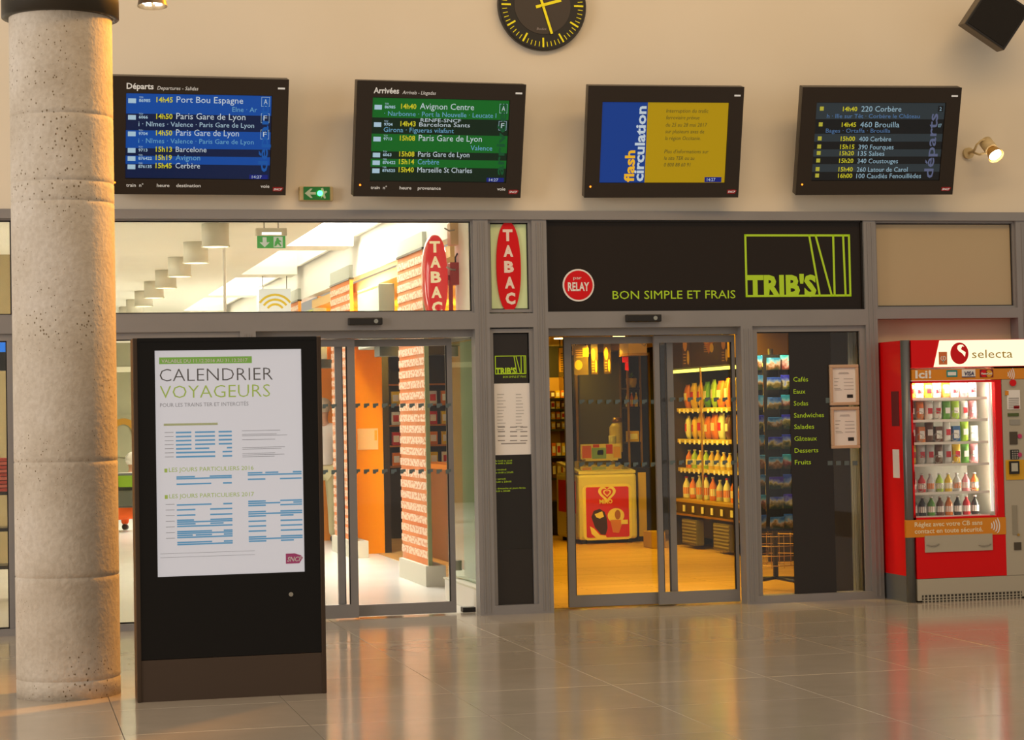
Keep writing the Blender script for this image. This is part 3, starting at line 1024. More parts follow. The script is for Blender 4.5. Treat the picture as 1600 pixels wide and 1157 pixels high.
# ---- emergency sign on the wall
ex0, ex1, ez0, ez1 = pr(468, 291, 521, 313.5, -.1)
es = thing('emergency_sign', 'small green emergency exit sign with arrow and bright led', 'exit sign', ((ex0+ex1)/2, -.03, ez0))
box('housing', ex0, ex1, -.09, -.03, ez0, ez1, SPG, es, .008)
EG = mat('exit_green', '#1f7a2c', .4, emit=.35)
gx0, gx1, gz0, gz1 = pr(474.5, 292, 515.5, 312.5, -.1)
gp = box('green_face', gx0, gx1, -.1, -.09, gz0, gz1, EG, es)
EW = mat('exit_white', '#d8d9a8', .4, emit=.3)
w_, h_ = gx1-gx0, gz1-gz0
X_ = lambda u: gx0+u*w_
Z_ = lambda v: gz0+v*h_
prism('arrow', [(X_(.04), Z_(.5)), (X_(.26), Z_(.14)), (X_(.34), Z_(.14)), (X_(.24), Z_(.4)), (X_(.46), Z_(.4)), (X_(.46), Z_(.6)), (X_(.24), Z_(.6)), (X_(.34), Z_(.86)), (X_(.26), Z_(.86))], -.1025, -.1, EW, gp)
prism('running_figure', [(X_(.66), Z_(.1)), (X_(.72), Z_(.3)), (X_(.78), Z_(.1)), (X_(.84), Z_(.12)), (X_(.8), Z_(.45)), (X_(.9), Z_(.6)), (X_(.86), Z_(.7)), (X_(.78), Z_(.64)), (X_(.74), Z_(.92)), (X_(.66), Z_(.88)), (X_(.68), Z_(.55))], -.1025, -.1, EW, gp)
tube('led', (X_(.615), -.11, Z_(.5)), (X_(.615), -.1, Z_(.5)), .02, .02, emat('green_led', '#2cff5a', 12), es, 14)

# ---- door sensors
for px0, px1, py0, py1, lab in ((545, 598, 496.5, 508, 'black motion sensor over the passage doors'), (979.5, 1034, 491.5, 503, 'black motion sensor over the shop doors')):
    x0, x1, z0, z1 = pr(px0, py0, px1, py1, -.11)
    s = thing('door_sensor', lab, 'motion sensor', ((x0+x1)/2, -.06, z0), group='motion sensors over the sliding doors')
    prism_ = box('housing', x0, x1, -.11, -.06, z0, z1, BLACK, s, .006)
    tube('lens', (x1-.05, -.114, (z0+z1)/2), (x1-.05, -.108, (z0+z1)/2), .016, .016, mat('sensor_lens', '#8f948f', .2), s)

# ---- shop fascia
fx0, fx1, fz0, fz1 = 4.03, 6.615, ZR1, ZB
fs = thing('shop_fascia_sign', 'long dark brown shop fascia sign with lime lettering', 'shop sign', ((fx0+fx1)/2, -.02, fz0))
FB = box('sign_board', fx0+.012, fx1-.018, -.02, .03, fz0+.006, fz1-.012, mat('fascia_dark_brown', '#21180f', .35, spec=.3), fs)
for a, b, c0, d in ((fx0, fx1, fz0, fz0+.006), (fx0, fx1, fz1-.012, fz1), (fx0, fx0+.012, fz0, fz1), (fx1-.018, fx1, fz0, fz1)):
    box('board_edge', a, b, -.035, .03, c0, d, BLACK, fs)
FY = -.021
LY = FY-.002
cxx, czz = at(903.5, 446, FY)
rr = at(928, 446, FY)[0]-cxx
rd = prism('round_badge', ellipse(cxx, czz, rr, rr, 40), FY-.006, FY, PAPER, fs)
prism('badge_disc', ellipse(cxx, czz, rr*.9, rr*.9, 40), FY-.008, FY-.006, RED, rd)
text('RELAY', cxx-rr*.68, czz-.042, .062, PAPER, rd, FY-.0095, w=rr*1.36, bold=.03)
text('par', cxx-.04, czz+.045, .024, PAPER, rd, FY-.0095, w=.065)
ptext('BON SIMPLE ET FRAIS', 957, 467, 1149, 12.5, FY, LIME, fs)


def tribs(px0, py0, px1, py1, Y, parent, th):
    x0, x1, z0, z1 = pr(px0, py0, px1, py1, Y)
    w, h = x1-x0, z1-z0
    Xl = lambda u: x0+u*w
    Zl = lambda v: z1-v*h
    for a, b, c0, d in ((0, 1, 0, th/h), (0, 1, 1-th/h, 1), (0, th/w, 0, 1), (1-th/w, 1, 0, 1)):
        box('logo_frame_line', Xl(a), Xl(b), Y-.002, Y, Zl(d), Zl(c0), LIME, parent)
    t = th
    for u0, u1 in ((.61, .70), (.67, .815), (.84, .84), (.935, .945)):
        prism('logo_book_line', [(Xl(u1)-t/2, z0), (Xl(u1)+t/2, z0), (Xl(u0)+t/2, z1), (Xl(u0)-t/2, z1)], Y-.002, Y, LIME, parent)
    text("TRIB'S", x0+.012*w, z0+.02*h, .31*h, LIME, parent, Y-.0025, w=.655*w, bold=.045, spacing=1.02)


tribs(1164, 366.5, 1329, 464, FY, fs, .016)

# ---- red oval sign on the pale green pane
OY = -.012
ox, oz = at(794.5, 417, OY)
orx = at(813.5, 417, OY)[0]-ox
orz = at(794.5, 347, OY)[1]-oz
ov = thing('oval_tobacco_sign', 'flat red oval sign with white upright lettering on pale green glass', 'sign', (ox, OY, oz-orz))


def oval(cx, cz, rx, rz, n=48):
    out = []
    for i in range(n):
        t = 2*math.pi*i/n
        c0, s0 = math.cos(t), math.sin(t)
        out.append((cx+rx*math.copysign(abs(c0)**.85, c0), cz+rz*math.copysign(abs(s0)**.95, s0)))
    return out


pl = prism('oval_plate', oval(ox, oz, orx, orz), OY-.008, OY+.005, RED, ov)
for i, ch in enumerate('TABAC'):
    xc, zc = at(792.7+1.1*i, 376+24.7*i, OY)
    text(ch, xc-.037, zc, .078, mat('sign_letter_white', '#f3ddcf', .5), ov, OY-.0095, w=.076, bold=.05)

# ---- narrow window: film, sheet, opening hours
NY = -.012
f1 = thing('shop_logo_film', 'dark film with lime logo at the top of the narrow window', 'window film', (3.74, NY, 1.7))
pbox('film', (769, 507, 826.5, 599), NY, .003, DARK, f1)
tribs(773.5, 556, 822, 585, NY-.001, f1, .006)
ptext('BON SIMPLE ET FRAIS', 786, 590.5, 822, 3, NY-.0005, LIME, f1)
ms = thing('menu_sheet', 'tall white menu sheet taped in the narrow window', 'menu', (3.75, NY, 1.16))
sh = pbox('sheet', (770.5, 599.5, 829.5, 711), NY-.002, .003, PAPER, ms)
for i in range(12):
    y = 616+i*5.0
    for a, b in ((777, 777+random.uniform(8, 14)), (806, 806+random.uniform(8, 13))):
        pbox('menu_line', (a, y, b, y+1.3), NY-.0035, .001, mat('pale_ink', '#bdb9b6', .7), sh)
for i in range(4):
    y = 667+i*7
    for a in (778, 797, 813):
        pbox('menu_line', (a, y, a+11, y+1.5), NY-.0035, .001, INK, sh)
pbox('menu_line', (783, 692.5, 822, 694), NY-.0035, .001, INK, sh)
oh = thing('opening_hours_board', 'dark board with lime opening hours in the narrow window', 'notice board', (3.75, NY, .06))
pbox('board', (768, 711, 834, 858), NY-.004, .005, mat('hours_board_brown', '#1d1811', .35), oh)
pbox('lower_board', (774, 858, 834, 945), NY-.001, .003, DARK, oh)
for s, y, x1 in (('du lundi au jeudi', 721.5, 800), ('de 6h00 à 20h00', 725.5, 800), ('le vendredi', 735.5, 791), ('de 6h00 à 21h00', 740, 802), ('le samedi', 750, 790), ('6h30 à 20h00', 754.5, 799), ('le dimanche et jours fériés', 764.5, 821), ('7h30 à 20h00', 769, 797)):
    ptext(s, 773, y, x1, 2.6, NY-.004, LIME, oh)

# ---- postcard window: dark film with words, two framed notices
WY = -.008
wf = thing('product_word_film', 'dark brown window film listing products in lime words', 'window film', (6.1, WY, .06))
pbox('film', (1236.5, 503, 1302, 928), WY, .003, mat('window_film_brown', '#231c15', .28), wf)
for s, y, x1 in (('Cafés', 596.5, 1262.5), ('Eaux', 615.5, 1258), ('Sodas', 634, 1262), ('Sandwiches', 652.5, 1286.5), ('Salades', 670.5, 1271), ('Gâteaux', 689, 1275), ('Desserts', 707.5, 1277), ('Fruits', 726, 1265.5)):
    ptext(s, 1239.5+(y-596)*.018, y, x1+(y-596)*.012, 7, WY, LIME, wf)
for i, (y0, y1, lab) in enumerate(((570, 633.5, 'upper wood framed notice on the postcard window'), (636, 701, 'lower wood framed notice on the postcard window'))):
    x0, x1, z0, z1 = pr(1297+i*2, y0, 1342+i*1.5, y1, -.03)
    nf = thing('framed_notice', lab, 'framed notice', ((x0+x1)/2, -.03, z0), group='framed notices on the postcard window')
    ft = .024
    WF = mat('pale_wood_frame', '#c9a98b', .45)
    for a, b, c0, d in ((x0, x1, z0, z0+ft), (x0, x1, z1-ft, z1), (x0, x0+ft, z0+ft, z1-ft), (x1-ft, x1, z0+ft, z1-ft)):
        box('frame_bar', a, b, -.034, -.008, c0, d, WF, nf, .004)
    s = box('sheet', x0+ft, x1-ft, -.018, -.008, z0+ft, z1-ft, PAPER, nf)
    w_, h_ = x1-x0-2*ft, z1-z0-2*ft
    for u0, u1, v in ((.3, .7, .14), (.27, .73, .17), (.08, .3, .30), (.5, .9, .32), (.08, .25, .40), (.5, .92, .42), (.08, .22, .5), (.5, .92, .52), (.5, .92, .62), (.08, .34, .60), (.1, .4, .64)):
        box('text_line', x0+ft+u0*w_, x0+ft+u1*w_, -.0195, -.018, z1-ft-(v+.012)*h_, z1-ft-v*h_, INK, s)
    box('dark_stamp', x0+ft+.62*w_, x0+ft+.88*w_, -.0195, -.018, z0+ft+.12*h_, z0+ft+.22*h_, DARK, s)
dw = bpy.data.objects['window_7']
for i in range(5):
    x, z = at(1297+13*i, 724, -.008)
    box('door_decal', x-.02, x+.02, -.0095, -.007, z-.017, z+.017, DECAL, dw)
x, z = at(1294, 626, -.008)
box('door_decal', x-.02, x+.02, -.0095, -.007, z-.02, z+.02, DECAL, dw)


# ================================================================== VENDING MACHINE
VY = -.5
VX0, VX1 = 6.735, 7.90
vm = thing('vending_machine', 'red snack vending machine with lit white header', 'vending machine', ((VX0+VX1)/2, VY, 0))
INN = mat('vending_inner_grey', '#b8b2a2', .5)
VB = .06
ztop = at(1500, 531, VY)[1]
box('back_panel', VX0+.02, VX1-.02, VB-.03, VB, .03, ztop-.02, INN, vm)
sdp = box('left_side', VX0-.005, VX0+.02, VY+.06, VB, .2, ztop-.01, REDV, vm)
box('left_side_foot', VX0-.005, VX0+.02, VY+.06, VB, 0.0, .2, mat('vending_grey_foot', '#5d6062', .5), vm)
box('side_sticker', VX0-.007, VX0-.004, VY+.14, VY+.26, .95, 1.17, PAPER, sdp)
box('side_sticker', VX0-.007, VX0-.004, VY+.12, VY+.26, 1.35, 1.62, mat('side_print_dark_red', '#6a1018', .5), sdp)
box('right_side', VX1-.02, VX1, VY+.03, VB, 0, ztop-.01, REDV, vm)
box('top_panel', VX0, VX1, VY+.03, VB, ztop-.025, ztop, REDV, vm)
box('floor_panel', VX0+.02, VX1-.02, VY+.03, VB-.03, .03, .21, INN, vm)
tube('corner_tube', (VX0+.018, VY+.035, 0), (VX0+.018, VY+.035, ztop), .036, .036, mat('vending_corner_grey', '#6d6f70', .35, .5), vm, 20)
fxl = VX0+.055


def vp(name, p, m, parent=None, d=.03, y=VY, bev=0):
    return pbox(name, p, y, d, m, parent or vm, bev)


# header
hx0, hx1, hz0, hz1 = pr(1410, 531, 1600, 574, VY)
hx1 = VX1
hd = box('header_panel', fxl, hx1, VY+.004, VY+.12, hz0, hz1, REDV, vm)
VLIT = mat('header_lit_white', (1.0, .86, .58), .4, emit=1.15)
xa1, _ = at(1459, 574, VY); xb1, _ = at(1468, 532, VY)
prism('lit_panel', [(xa1, hz0+.004), (VX1-.004, hz0+.004), (VX1-.004, hz1-.004), (xb1, hz1-.004)], VY, VY+.004, VLIT, hd)
sx, sz = at(1499, 552.5, VY)
sr = at(1513, 552.5, VY)[0]-sx
prism('logo_disc', ellipse(sx, sz, sr, sr*1.12, 36), VY-.003, VY, RED, hd)
prism('logo_swoosh', [(sx-.01+sr*.95*a, sz+sr*b) for a, b in ((-.12, .5), (.05, .25), (.45, .0), (.75, -.35), (.8, -.1), (.85, .1), (.6, .25), (.3, .42), (.45, .72), (.7, .68), (.5, .88), (.2, .9), (-.05, .78))], VY-.005, VY-.003, VLIT, hd)
ptext('selecta', 1518.5, 559.5, 1582, 13, VY, mat('header_olive_text', '#b59a2c', .5), hd)
pbox('header_badge', (1467, 550, 1480, 570), VY-.003, .003, mat('badge_orange', '#d8743a', .5), hd)
ptext('φ', 1469.5, 564, 1478, 9, VY-.003, PAPER, hd)
# orange strip
ORA = mat('vending_orange', '#dc8a10', .45)
os_ = box('orange_strip', fxl, VX1, VY+.004, VY+.03, *pr(1410, 577, 1600, 594, VY)[2:], ORA, vm)
ptext('Ici!', 1430, 591, 1455, 11.5, VY+.003, PAPER, os_, bold=.03)
cd = vp('bank_card_logo', (1479, 578.5, 1496, 589.5), mat('card_teal', '#1f8a8a', .5), os_, .002, VY+.002)
vp('card_stripe', (1481, 581.5, 1494, 587), PAPER, os_, .001, VY+.001)
vp('bank_card_logo', (1503, 577.5, 1524, 590), PAPER, os_, .002, VY+.002)
ptext('VISA', 1506, 587, 1522, 6, VY+.001, mat('card_navy', '#2a2f66', .5), os_, bold=.03, shear=.15)
vp('card_stripe', (1503, 588.5, 1524, 590), mat('card_navy', '#2a2f66'), os_, .001, VY+.001)
vp('bank_card_logo', (1531, 577.5, 1552, 590), mat('card_maroon', '#7a1420', .5), os_, .002, VY+.002)
for px, m in ((1537.5, RED), (1545.5, mat('card_yellow', '#e0a020', .5))):
    ex, ez = at(px, 584, VY)
    prism('card_circle', ellipse(ex, ez, .028, .028, 20), VY, VY+.002, m, os_)
ptext('MasterCard', 1533, 585.5, 1550, 3, VY-.001, PAPER, os_, bold=.03)


def waves(px, py, s, parent, y):
    x, z = at(px, py, y)
    for i in range(4):
        r = s*(.35+.22*i)
        pts = []
        for a in range(-38, 39, 13):
            pts.append((x+r*math.cos(math.radians(a)), z+r*math.sin(math.radians(a))))
        for a in range(38, -39, -13):
            pts.append((x+(r+s*.1)*math.cos(math.radians(a)), z+(r+s*.1)*math.sin(math.radians(a))))
        prism('contactless_wave', pts, y-.002, y, PAPER, parent)


waves(1570, 585.5, .075, os_, VY+.003)
# door frame and window
gx0, gx1, gz0, gz1 = pr(1425.5, 598, 1557, 808, VY)
dr0, dr1 = fxl, at(1567, 700, VY)[0]
dzt, dzb = os_.data.vertices[0].co.z, 0
z594 = at(1490, 594, VY)[1]; z811 = at(1490, 811, VY)[1]; z837 = at(1490, 837, VY)[1]; z902 = at(1490, 903, VY)[1]
df = box('door_frame', dr0, gx0, VY+.002, VY+.05, z811, z594-.004, REDV, vm)
box('door_frame', gx1, dr1, VY+.002, VY+.05, z811, z594-.004, REDV, vm)
box('door_frame', gx0, gx1, VY+.002, VY+.05, gz1, z594-.004, REDV, vm)
box('door_frame', gx0, gx1, VY+.002, VY+.05, z811, gz0, REDV, vm)
for zq in (.62, .95, 1.25, 1.5):
    box('door_hinge', dr0-.008, dr0+.004, VY+.002, VY+.03, zq-.05, zq+.05, RED, vm)
box('window_glass', gx0, gx1, VY+.012, VY+.018, gz0, gz1, GLASS, vm)
VLAMP = mat('vending_lamp_white', (1.0, .92, .8), .4, emit=.7)
box('lamp_strip', gx1-.028, gx1-.010, VY+.05, VY+.07, gz0+.03, gz1-.01, VLAMP, vm)
box('lamp_strip', gx0+.02, gx1-.05, VY+.06, VY+.09, gz1+.01, gz1+.03, VLAMP, vm)
vl = area('vending_lamp', ((gx0+gx1)/2, VY+.10, gz1+.005), ((gx0+gx1)/2, VY+.22, .9), .6, .06, 8, (1.0, .92, .75))
area('vending_side_lamp', (gx1-.025, VY+.072, (gz0+gz1)/2), (gx0+.25, VY+.5, (gz0+gz1)/2), .012, .9, 6, (1.0, .92, .75))
box('partition', gx1+.005, gx1+.02, VY+.05, VB-.03, .21, ztop-.03, INN, vm)
# lower strip, flap, base
o2 = pbox('orange_strip', (1416, 811, 1572, 838), VY-.002, .03, ORA, vm)
ptext('Réglez avec votre CB sans', 1429, 822, 1535, 7, VY-.002, mat('strip_cream_text', '#f3e0b8', .5), o2, bold=.02)
ptext('contact en toute sécurité.', 1429, 832.5, 1536, 7, VY-.002, mat('strip_cream_text', '#f3e0b8'), o2, bold=.02)
waves(1543, 822.5, .095, o2, VY-.003)
box('lower_panel', dr0, dr1+.01, VY+.002, VY+.05, z902, z837+.01, REDV, vm)
fl = pbox('delivery_flap', (1445.5, 836, 1551, 862), VY-.006, .01, GREYM, vm)
for px in (1457, 1538):
    x, z = at(px, 850, VY)
    path_tube('flap_grip', [(x-.05, VY-.01, z-.005), (x-.02, VY-.014, z-.014), (x+.02, VY-.014, z-.014), (x+.05, VY-.01, z-.005)], .004, STEEL, fl)
bs = box('base_panel', fxl, VX1, VY, VY+.06, .012, z902-.003, GREYM, vm)
gr = pbox('vent_grille', (1441, 927.5, 1597, 940), VY-.003, .004, mat('grille_dark', '#3a342a', .6), vm)
g0, g1, h0, h1 = pr(1441, 927.5, 1597, 940, VY)
for i in range(27):
    x = g0+(g1-g0)*(i+.5)/27
    box('grille_rib', x-.005, x+.005, VY-.006, VY-.002, h0, h1, GREYM, gr)
for i in (1, 2):
    z = h0+(h1-h0)*i/3
    box('grille_rib', g0, g1, VY-.0065, VY-.002, z-.003, z+.003, GREYM, gr)
# control column
cp = box('control_panel', dr1+.004, VX1, VY, VY+.06, z902, z594-.004, GREYM, vm)


def ctl(name, p, m, d=.006):
    return pbox(name, p, VY-d, d, m, cp)


bx, bz_ = at(1582, 598.5, VY)
tube('red_button', (bx, VY-.014, bz_), (bx, VY, bz_), .026, .026, RED, cp, 20)
ctl('price_sheet', (1574, 610, 1594, 640), PAPER)
for i in range(6):
    ctl('price_line', (1576, 622+i*3, 1592, 623.3+i*3), INK, .007)
ctl('orange_sticker', (1571, 611, 1576, 618), ORA, .007)
ctl('red_sticker', (1584, 634, 1593, 639), SREDM, .007)
ctl('display', (1575, 646, 1592, 651), mat('lcd_green', '#4c5a22', .3))
ctl('coin_slot', (1578, 656, 1594, 664), STEEL)
ctl('coin_return', (1578, 675, 1590, 695), mat('coin_dark', '#4a4030', .5))
kp = ctl('keypad', (1579, 703, 1592, 718), mat('keypad_black', '#1c1a18', .5))
k0, k1, q0, q1 = pr(1579, 703, 1592, 718, VY)
for i in range(3):
    for j in range(4):
        box('key', k0+.008+(k1-k0-.012)*i/3, k0+.004+(k1-k0-.012)*(i+.85)/3, VY-.009, VY-.006, q0+.004+(q1-q0-.006)*j/4, q0+.002+(q1-q0-.006)*(j+.8)/4, STEEL, kp)
for py in (682, 711):
    x, z = at(1593, py, VY)
    tube('round_light', (x, VY-.008, z), (x, VY, z), .018, .018, mat('keypad_pink', '#c03a6a', .5), cp, 16)
ctl('card_reader_plate', (1572, 719, 1604, 750), mat('reader_yellow', '#d9a418', .5))
ctl('card_reader', (1578, 721, 1593, 741), BLACK, .02)
ctl('reader_screen', (1580.5, 724, 1590.5, 737), mat('reader_screen_grey', '#b9b6a6', .4), .022)
ctl('lock_recess', (1582, 790, 1590, 836), mat('recess_grey', '#958e7c', .5), .004)
x, z = at(1591, 836, VY)
tube('lock', (x, VY-.01, z), (x, VY, z), .01, .01, BRASS, cp, 12)
ctl('receipt_slot', (1585, 848, 1596, 860), mat('coin_dark', '#4a4030'))
# shelves and goods
srows = [(622, 600), (656, 629), (691, 662), (725, 697), (769, 736), (806, 778)]
IY0 = VY+.075
PCOL = [('yellow', '#e8c020'), ('white', '#f0ece2'), ('orange', '#e07a1c'), ('green', '#5fa030'), ('red', '#c8202a'), ('brown', '#6a3c1c'), ('pink', '#e08a90'), ('blue', '#3a6a9c'), ('silver', '#c8c8c4'), ('lime', '#a8d030'), ('purple', '#6a3a7c'), ('black', '#26221c')]
rowcols = ['yellow white yellow white orange white pink white', 'brown orange white white green lime white pink', 'red orange brown brown white blue lime silver', 'yellow silver silver brown silver yellow green pink', 'pink red silver lime yellow silver pink orange', 'black black green brown orange black red black']
PD = dict(PCOL)


def packet(x, y, z, w, h, d, colname, kindn, label, group, cat='snack packet', name='snack_packet'):
    m = mat('snack_'+colname, PD[colname], .35, coat=.3)
    if kindn == 0:   # crimped pillow bag
        t = thing(name, label, cat, (x, y, z), group=group)
        n_ = 6
        v, f = [], []
        for i in range(n_+1):
            tt = i/n_
            zz = z+.001+h*tt
            b = math.sin(math.pi*tt)**.6 if 0 < tt < 1 else 0
            for a, bq in ((-1, 0), (-.6, -1), (.6, -1), (1, 0), (.6, 1), (-.6, 1)):
                v.append((x+a*w/2, y+bq*(d/2*b+.001), zz))
        for i in range(n_):
            for j in range(6):
                f.append((i*6+j, i*6+(j+1) % 6, (i+1)*6+(j+1) % 6, (i+1)*6+j))
        f += [(5, 4, 3, 2, 1, 0), tuple(n_*6+j for j in range(6))]
        mesh('bag', v, f, m, t, True)
        box('bag_print', x-w*.26, x+w*.26, y-d/2-.003, y-d/2+.004, z+h*.36, z+h*.66, mat('snack_'+('red' if colname in ('yellow', 'white', 'silver') else 'white'), PD['red' if colname in ('yellow', 'white', 'silver') else 'white'], .35), t)
    elif kindn == 1:  # bottle
        t = thing(name, label, cat, (x, y, z), group=group)
        r = w*.42
        lathe('bottle_body', [(r*.9, .001), (r, .012), (r, h*.58), (r*.85, h*.68), (r*.36, h*.84), (r*.34, h*.93)], (x, y, z), m, t, 12)
        tube('cap', (x, y, z+h*.93), (x, y, z+h), r*.42, r*.42, mat('cap_'+('white' if colname != 'white' else 'red'), PD['white' if colname != 'white' else 'red'], .4), t, 10)
        tube('bottle_label', (x, y, z+h*.2), (x, y, z+h*.5), r*1.02, r*1.02, mat('snack_white', PD['white'], .35) if colname not in ('white', 'silver') else mat('snack_orange', PD['orange'], .35), t, 12, False)
    else:            # carton
        t = thing(name, label, cat, (x, y, z), group=group)
        box('carton', x-w*.42, x+w*.42, y-d/2, y+d/2, z+.001, z+h*.8, m, t, .003)
        box('carton_print', x-w*.3, x+w*.3, y-d/2-.0015, y-d/2, z+h*.2, z+h*.6, mat('snack_white', PD['white'], .35) if colname != 'white' else mat('snack_red', PD['red'], .35), t)
    return t


SHELF = mat('vending_shelf_white', '#dedad0', .4)
for ri, (yb, yt) in enumerate(srows):
    zb = at(1490, yb, IY0)[1]; zt = at(1490, yt, IY0)[1]
    shf = box('shelf', gx0-.02, gx1-.04, IY0-.012, VB-.04, zb-.012, zb-.004, SHELF, vm)
    box('price_rail', gx0-.02, gx1-.04, IY0-.02, IY0-.012, zb-.016, zb+.004, SHELF, shf)
    cols = rowcols[ri].split()
    nI = len(cols)
    for ci, cn in enumerate(cols):
        x = gx0+.03+(gx1-gx0-.11)*(ci+.5)/nI
        w = (gx1-gx0-.11)/nI*.97
        kd = 0 if ri in (0, 1, 3) else (1 if ri in (4, 5) else (ci % 2)*2)
        pk_ = packet(x, IY0+.08, zb-.004, w, (zt-zb)*(1.1 if ri != 4 else .9), .05, cn, kd,
               '%s %s, %s from the left on the %s shelf of the vending machine' % (cn, ('snack bag', 'drink bottle', 'snack carton')[kd], ORD[ci], ('top', 'second', 'third', 'fourth', 'fifth', 'bottom')[ri]), 'goods in the red vending machine', ('snack bag', 'bottle', 'carton')[kd], ('snack_bag', 'drink_bottle', 'snack_carton')[kd])
        pk_.rotation_euler = (0, 0, random.uniform(-.16, .16))
for ri, (yb, yt) in enumerate(srows[:5]):
    zb = at(1490, yb, IY0)[1]
    for ci in range(4):
        x = gx0+.03+(gx1-gx0-.11)*(ci*2+1)/8
        pts = [(x+.032*math.cos(t*.9), IY0-.008+.0035*t, zb+.038+.032*math.sin(t*.9)) for t in range(0, 15)]
        path_tube('spiral_feeder', pts, .002, STEEL, vm, 4)

# ================================================================== PASSAGE
# drum lamps under the ceiling
DR = mat('drum_lamp_white', '#d9d3bf', .6)
DLT = mat('drum_lamp_glow', (1.0, .87, .58), .4, emit=2.2)
for i in range(8):
    y = 3.85+2.0*i
    t = thing('drum_ceiling_lamp', '%s white drum lamp from the doors under the passage ceiling' % ORD[i], 'ceiling lamp', (1.92, y, CEILZ), group='drum lamps in the passage')
    ch = tube('drum', (1.92, y, 3.1), (1.92, y, CEILZ), .125, .125, DR, t, 32)
    tube('rim', (1.92, y, 3.085), (1.92, y, 3.1), .132, .132, DR, t, 32, False)
    tube('diffuser', (1.92, y, 3.089), (1.92, y, 3.0995), .118, .118, DLT, t, 32)
# hanging exit sign
EYY = 3.6
x0, x1, z0, z1 = pr(402, 369, 446, 388, EYY)
hs_ = thing('hanging_exit_sign', 'green exit sign hanging from the passage ceiling', 'exit sign', ((x0+x1)/2, EYY, z0))
gf = box('sign_plate', x0, x1, EYY, EYY+.012, z0, z1, mat('exit_bright_green', '#4cb04a', .4, emit=.5), hs_)
box('lamp_housing', x0-.01, x1+.01, EYY-.03, EYY+.04, z1, z1+.07, mat('exit_housing', '#d8d2bc', .5), hs_)
box('lamp_glow', x0+.04, x1-.04, EYY-.033, EYY-.03, z1+.01, z1+.03, mat('exit_lamp_glow', (1, .98, .85), .4, emit=2.5), hs_)
for q in (.25, .75):
    tube('hanger', (x0+(x1-x0)*q, EYY, z1+.07), (x0+(x1-x0)*q, EYY, CEILZ), .006, .006, STEEL, hs_, 8)
w_, h_ = x1-x0, z1-z0
X_ = lambda u: x0+u*w_
Z_ = lambda v: z0+v*h_
EWB = mat('exit_plate_white', '#f0f0dc', .5, emit=.4)
prism('arrow', [(X_(.26), Z_(.08)), (X_(.44), Z_(.48)), (X_(.33), Z_(.48)), (X_(.33), Z_(.9)), (X_(.19), Z_(.9)), (X_(.19), Z_(.48)), (X_(.08), Z_(.48))], EYY-.003, EYY, EWB, gf)
dd = box('white_door_field', X_(.58), X_(.9), EYY-.002, EYY, Z_(.06), Z_(.94), EWB, gf)
prism('running_figure', [(X_(.6), Z_(.12)), (X_(.68), Z_(.2)), (X_(.72), Z_(.36)), (X_(.82), Z_(.14)), (X_(.86), Z_(.18)), (X_(.78), Z_(.5)), (X_(.86), Z_(.5)), (X_(.84), Z_(.6)), (X_(.77), Z_(.68)), (X_(.75), Z_(.86)), (X_(.69), Z_(.84)), (X_(.66), Z_(.6)), (X_(.63), Z_(.54))], EYY-.005, EYY-.002, mat('exit_bright_green', '#4cb04a'), gf)
# lettered brick pillars: thin wall slabs along the passage
EDGE = [mat('pillar_green_edge', '#8f9a6a', .4), mat('pillar_orange_edge', '#f09a1c', .5), mat('pillar_orange_edge', '#f09a1c')]
names = ['nearest', 'middle', 'farthest']
for i in range(3):
    y0 = 2.82+4.03*i
    y1 = y0+1.22+.12*i
    t = thing('lettered_pillar', '%s orange brick pillar printed with rows of pale words' % names[i], 'pillar', (3.7, (y0+y1)/2, 0), group='lettered pillars along the passage')
    box('core', 3.645, 3.675, y0, y1, .18, 2.98, BRICK, t)
    box('end_trim', 3.642, 3.678, y0-.025, y0, .18, 2.98, EDGE[i], t)
    box('plinth', 3.61, 3.79, y0-.06, y1, 0, .18, mat('pillar_plinth', '#d6d3c2', .5), t)
    box('cap_line', 3.63, 3.685, y0-.03, y1, 2.98, 3.0, DARK, t)
    box('cap_panel', 3.64, 3.68, y0-.01, y1, 3.0, 3.14, mat('pillar_cap_grey', '#b9bcae', .5), t)
    for j in range(27):
        z = .24+.101*j
        box('lettering_band', 3.638, 3.645, y0, y1, z, z+.066, GLYPH, t)
# grey header boxes between the pillars
for i in range(2):
    y0 = 4.84+4.45*i
    t = thing('header_box', '%s grey header box over the shop opening in the passage' % ('nearer', 'farther')[i], 'header box', (3.7, y0, 2.2), group='grey header boxes between the pillars')
    b = box('body', 3.6, 3.76, y0, y0+1.25, 2.2, 2.81, mat('header_grey', '#9da292', .6), t, .006)
    box('edge_light', 3.598, 3.604, y0+.02, y0+1.2, 2.78, 2.79, mat('header_lime_line', '#d2d84a', .5), b)
    box('dark_soffit', 3.62, 3.9, y0+.1, y0+.4, 2.1, 2.2, mat('soffit_grey', '#4c5048', .6), t)
# red projecting tobacco sign
TY_ = 1.0
tx, tz = at(680, 434, TY_)
tw_ = at(699, 434, TY_)[0]-tx; th_ = at(680, 367, TY_)[1]-tz
ts = thing('projecting_tobacco_sign', 'glossy red oval sign on a bracket inside the passage, behind the transom', 'sign', (tx, TY_, tz-th_))
prof = oval(tx, tz, tw_, th_, 40)
v, f = [], []
for k2, (sc, yy2) in enumerate(((.80, -.07), (.95, -.045), (1, 0), (1, .05), (.95, .095), (.8, .12))):
    v += [(tx+(x-tx)*sc, TY_+yy2, tz+(z-tz)*(1-(1-sc)*.35)) for x, z in prof]
nn = len(prof)
for k2 in range(5):
    f += [(k2*nn+j, (k2+1)*nn+j, (k2+1)*nn+(j+1) % nn, k2*nn+(j+1) % nn) for j in range(nn)]
f += [tuple(range(nn)), tuple(range(6*nn-1, 5*nn-1, -1))]
